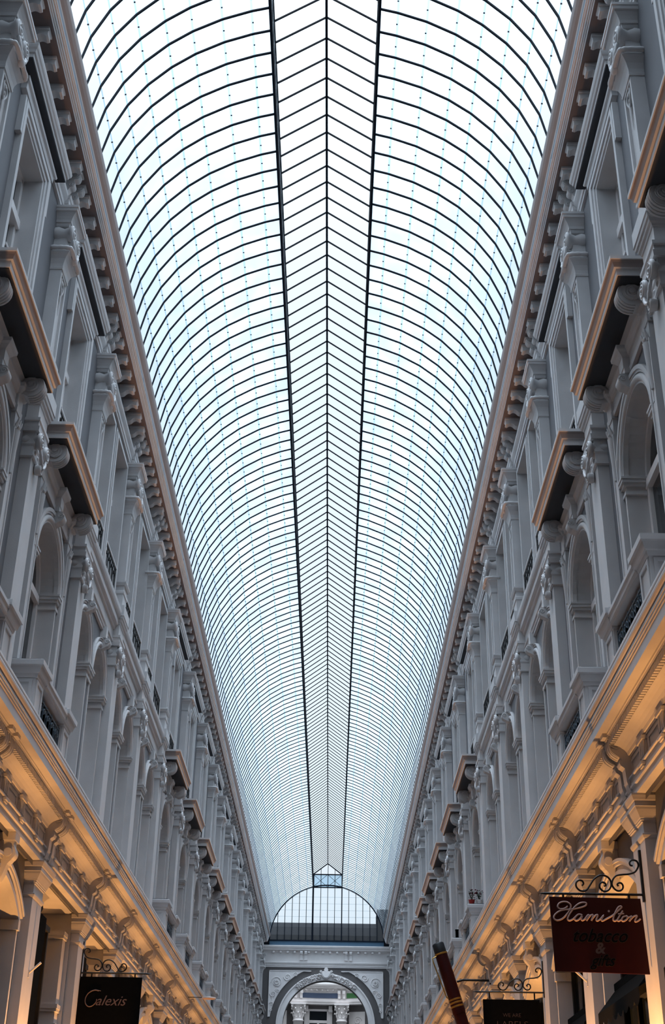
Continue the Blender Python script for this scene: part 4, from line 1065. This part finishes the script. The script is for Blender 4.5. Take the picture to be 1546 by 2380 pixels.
# giant pen sign
ax = Vector((.45, 0, -1.5)).normalized()
pen = empty('pen_sign', (2.40, 26.4, 4.59), 'giant dark red fountain pen hung as a shop sign, right side', 'sign')
rotq = Vector((0, 0, -1)).rotation_difference(ax)
def pl(prof):
    def f(mb):
        mb.lathe([(r_, -a_) for r_, a_ in prof], 'z', (0,0,0), 22)
        mb.v = [tuple(rotq @ Vector(p)) for p in mb.v]
    return f
sub('cap_end', pl([(.10,-.0),(.118,.02),(.122,.19)]), M_BLACK, pen, 'black cap end')
sub('cap', pl([(.123,.19),(.128,.6),(.128,1.36)]), M_MAROON, pen)
for a_ in (.195, 1.08, 1.14, 1.21): sub('gold_band', pl([(.129,a_),(.131,a_+.01),(.131,a_+.028),(.129,a_+.035)]), M_GOLD, pen, 'gold band')
sub('barrel', pl([(.118,1.36),(.120,1.5),(.118,2.3),(.10,2.6)]), M_MAROON, pen)
sub('nib', pl([(.085,2.6),(.07,2.75),(.03,2.9),(.004,3.05)]), M_GOLD, pen)
def clip(mb):
    mb.tube([tuple(rotq @ Vector(p)) for p in ((-.11,-.06,-.24),(-.20,-.08,-.26),(-.205,-.08,-.34),(-.16,-.09,-1.02),(-.135,-.09,-1.05))], .012, 6)
sub('clip', clip, M_GOLD, pen, 'thin gold pocket clip')
sub('arm', lambda mb: (mb.tube([(.36,0,-.72),(.48,0,-.685),(1.02,0,-.69)], .022, 8), mb.box(1.0,1.03,-.03,.03,-.9,-.6)), M_BLACK, pen)

# flat round lamp on the left
lmp = empty('disc_lamp', (-3.4, 33.3, 4.42), 'small flat round lamp on a thin arm below the left gallery cornice', 'lamp')
sub('arm', lambda mb: mb.tube([(0,0,0),(.62,0,.0)], .01, 6), M_BLACK, lmp)
sub('disc', lambda mb: mb.lathe([(.17,0),(.17,.03),(.05,.05)], 'z', (.68,0,-.03), 20), mat('lamp_disc', (.6,.45,.38), .5, .05), lmp)

# plants and small things on the ledges
def plant(loc, label, potmat, petals, seed):
    q = empty('potted_plant', loc, label, 'potted plant', None)
    sub('pot', lambda mb: mb.lathe([(.045,0),(.065,.10),(.07,.11),(.06,.11)], 'z', (0,0,0), 14), potmat, q)
    rr = random.Random(seed)
    def lf(mb):
        for k in range(46):
            th = rr.uniform(0, 2*PI); r_ = rr.uniform(.0, .10); z = rr.uniform(.10, .30); a = rr.uniform(0, 2*PI); s_ = rr.uniform(.018, .035)
            x, y = r_*math.cos(th), r_*math.sin(th); dx, dy = s_*math.cos(a), s_*math.sin(a)
            mb.add([(x-dx,y-dy,z),(x-dy*.5,y+dx*.5,z+s_*.3),(x+dx,y+dy,z+s_*.8),(x+dy*.5,y-dx*.5,z+s_*.3)], [(0,1,2,3)])
        for k in range(8):
            th = rr.uniform(0, 2*PI); mb.tube([(0,0,.1),(.06*math.cos(th),.06*math.sin(th),.26)], .004, 4)
    sub('foliage', lf, M_LEAF, q)
    if petals: sub('flowers', lambda mb: [mb.lathe([(.004,-.008),(.02,0),(.005,.012)], 'z', (rr.uniform(-.09,.09), rr.uniform(-.09,.09), rr.uniform(.22,.32)), 6) for _ in range(14)], M_PETAL, q)
_, _, c6 = bay(6); _, _, c7 = bay(7)
plant((3.20, c6-.95, 5.51), 'dark flowering plant in a red pot on the right wall parapet post', M_RED, True, 5)
plant((3.36, c6-.95, 5.51), 'dark leafy plant in a white pot beside the red-potted one', M_WHITE, True, 9)
mb = MB(); mb.box(-.035, .035, -.035, .035, 0, .22); mb.box(-.04, .04, -.04, .04, .20, .225)
tag(link('black_box', mb.mesh('black_box', M_FABRIC), None, (3.24, c7-.9, 5.51)), 'small upright black box on a right wall parapet post', 'box')

# lift everything so that the paving is at z = 0
for o in COL.objects:
    if o.parent is None and o.type != 'CAMERA': o.location.z += EYE
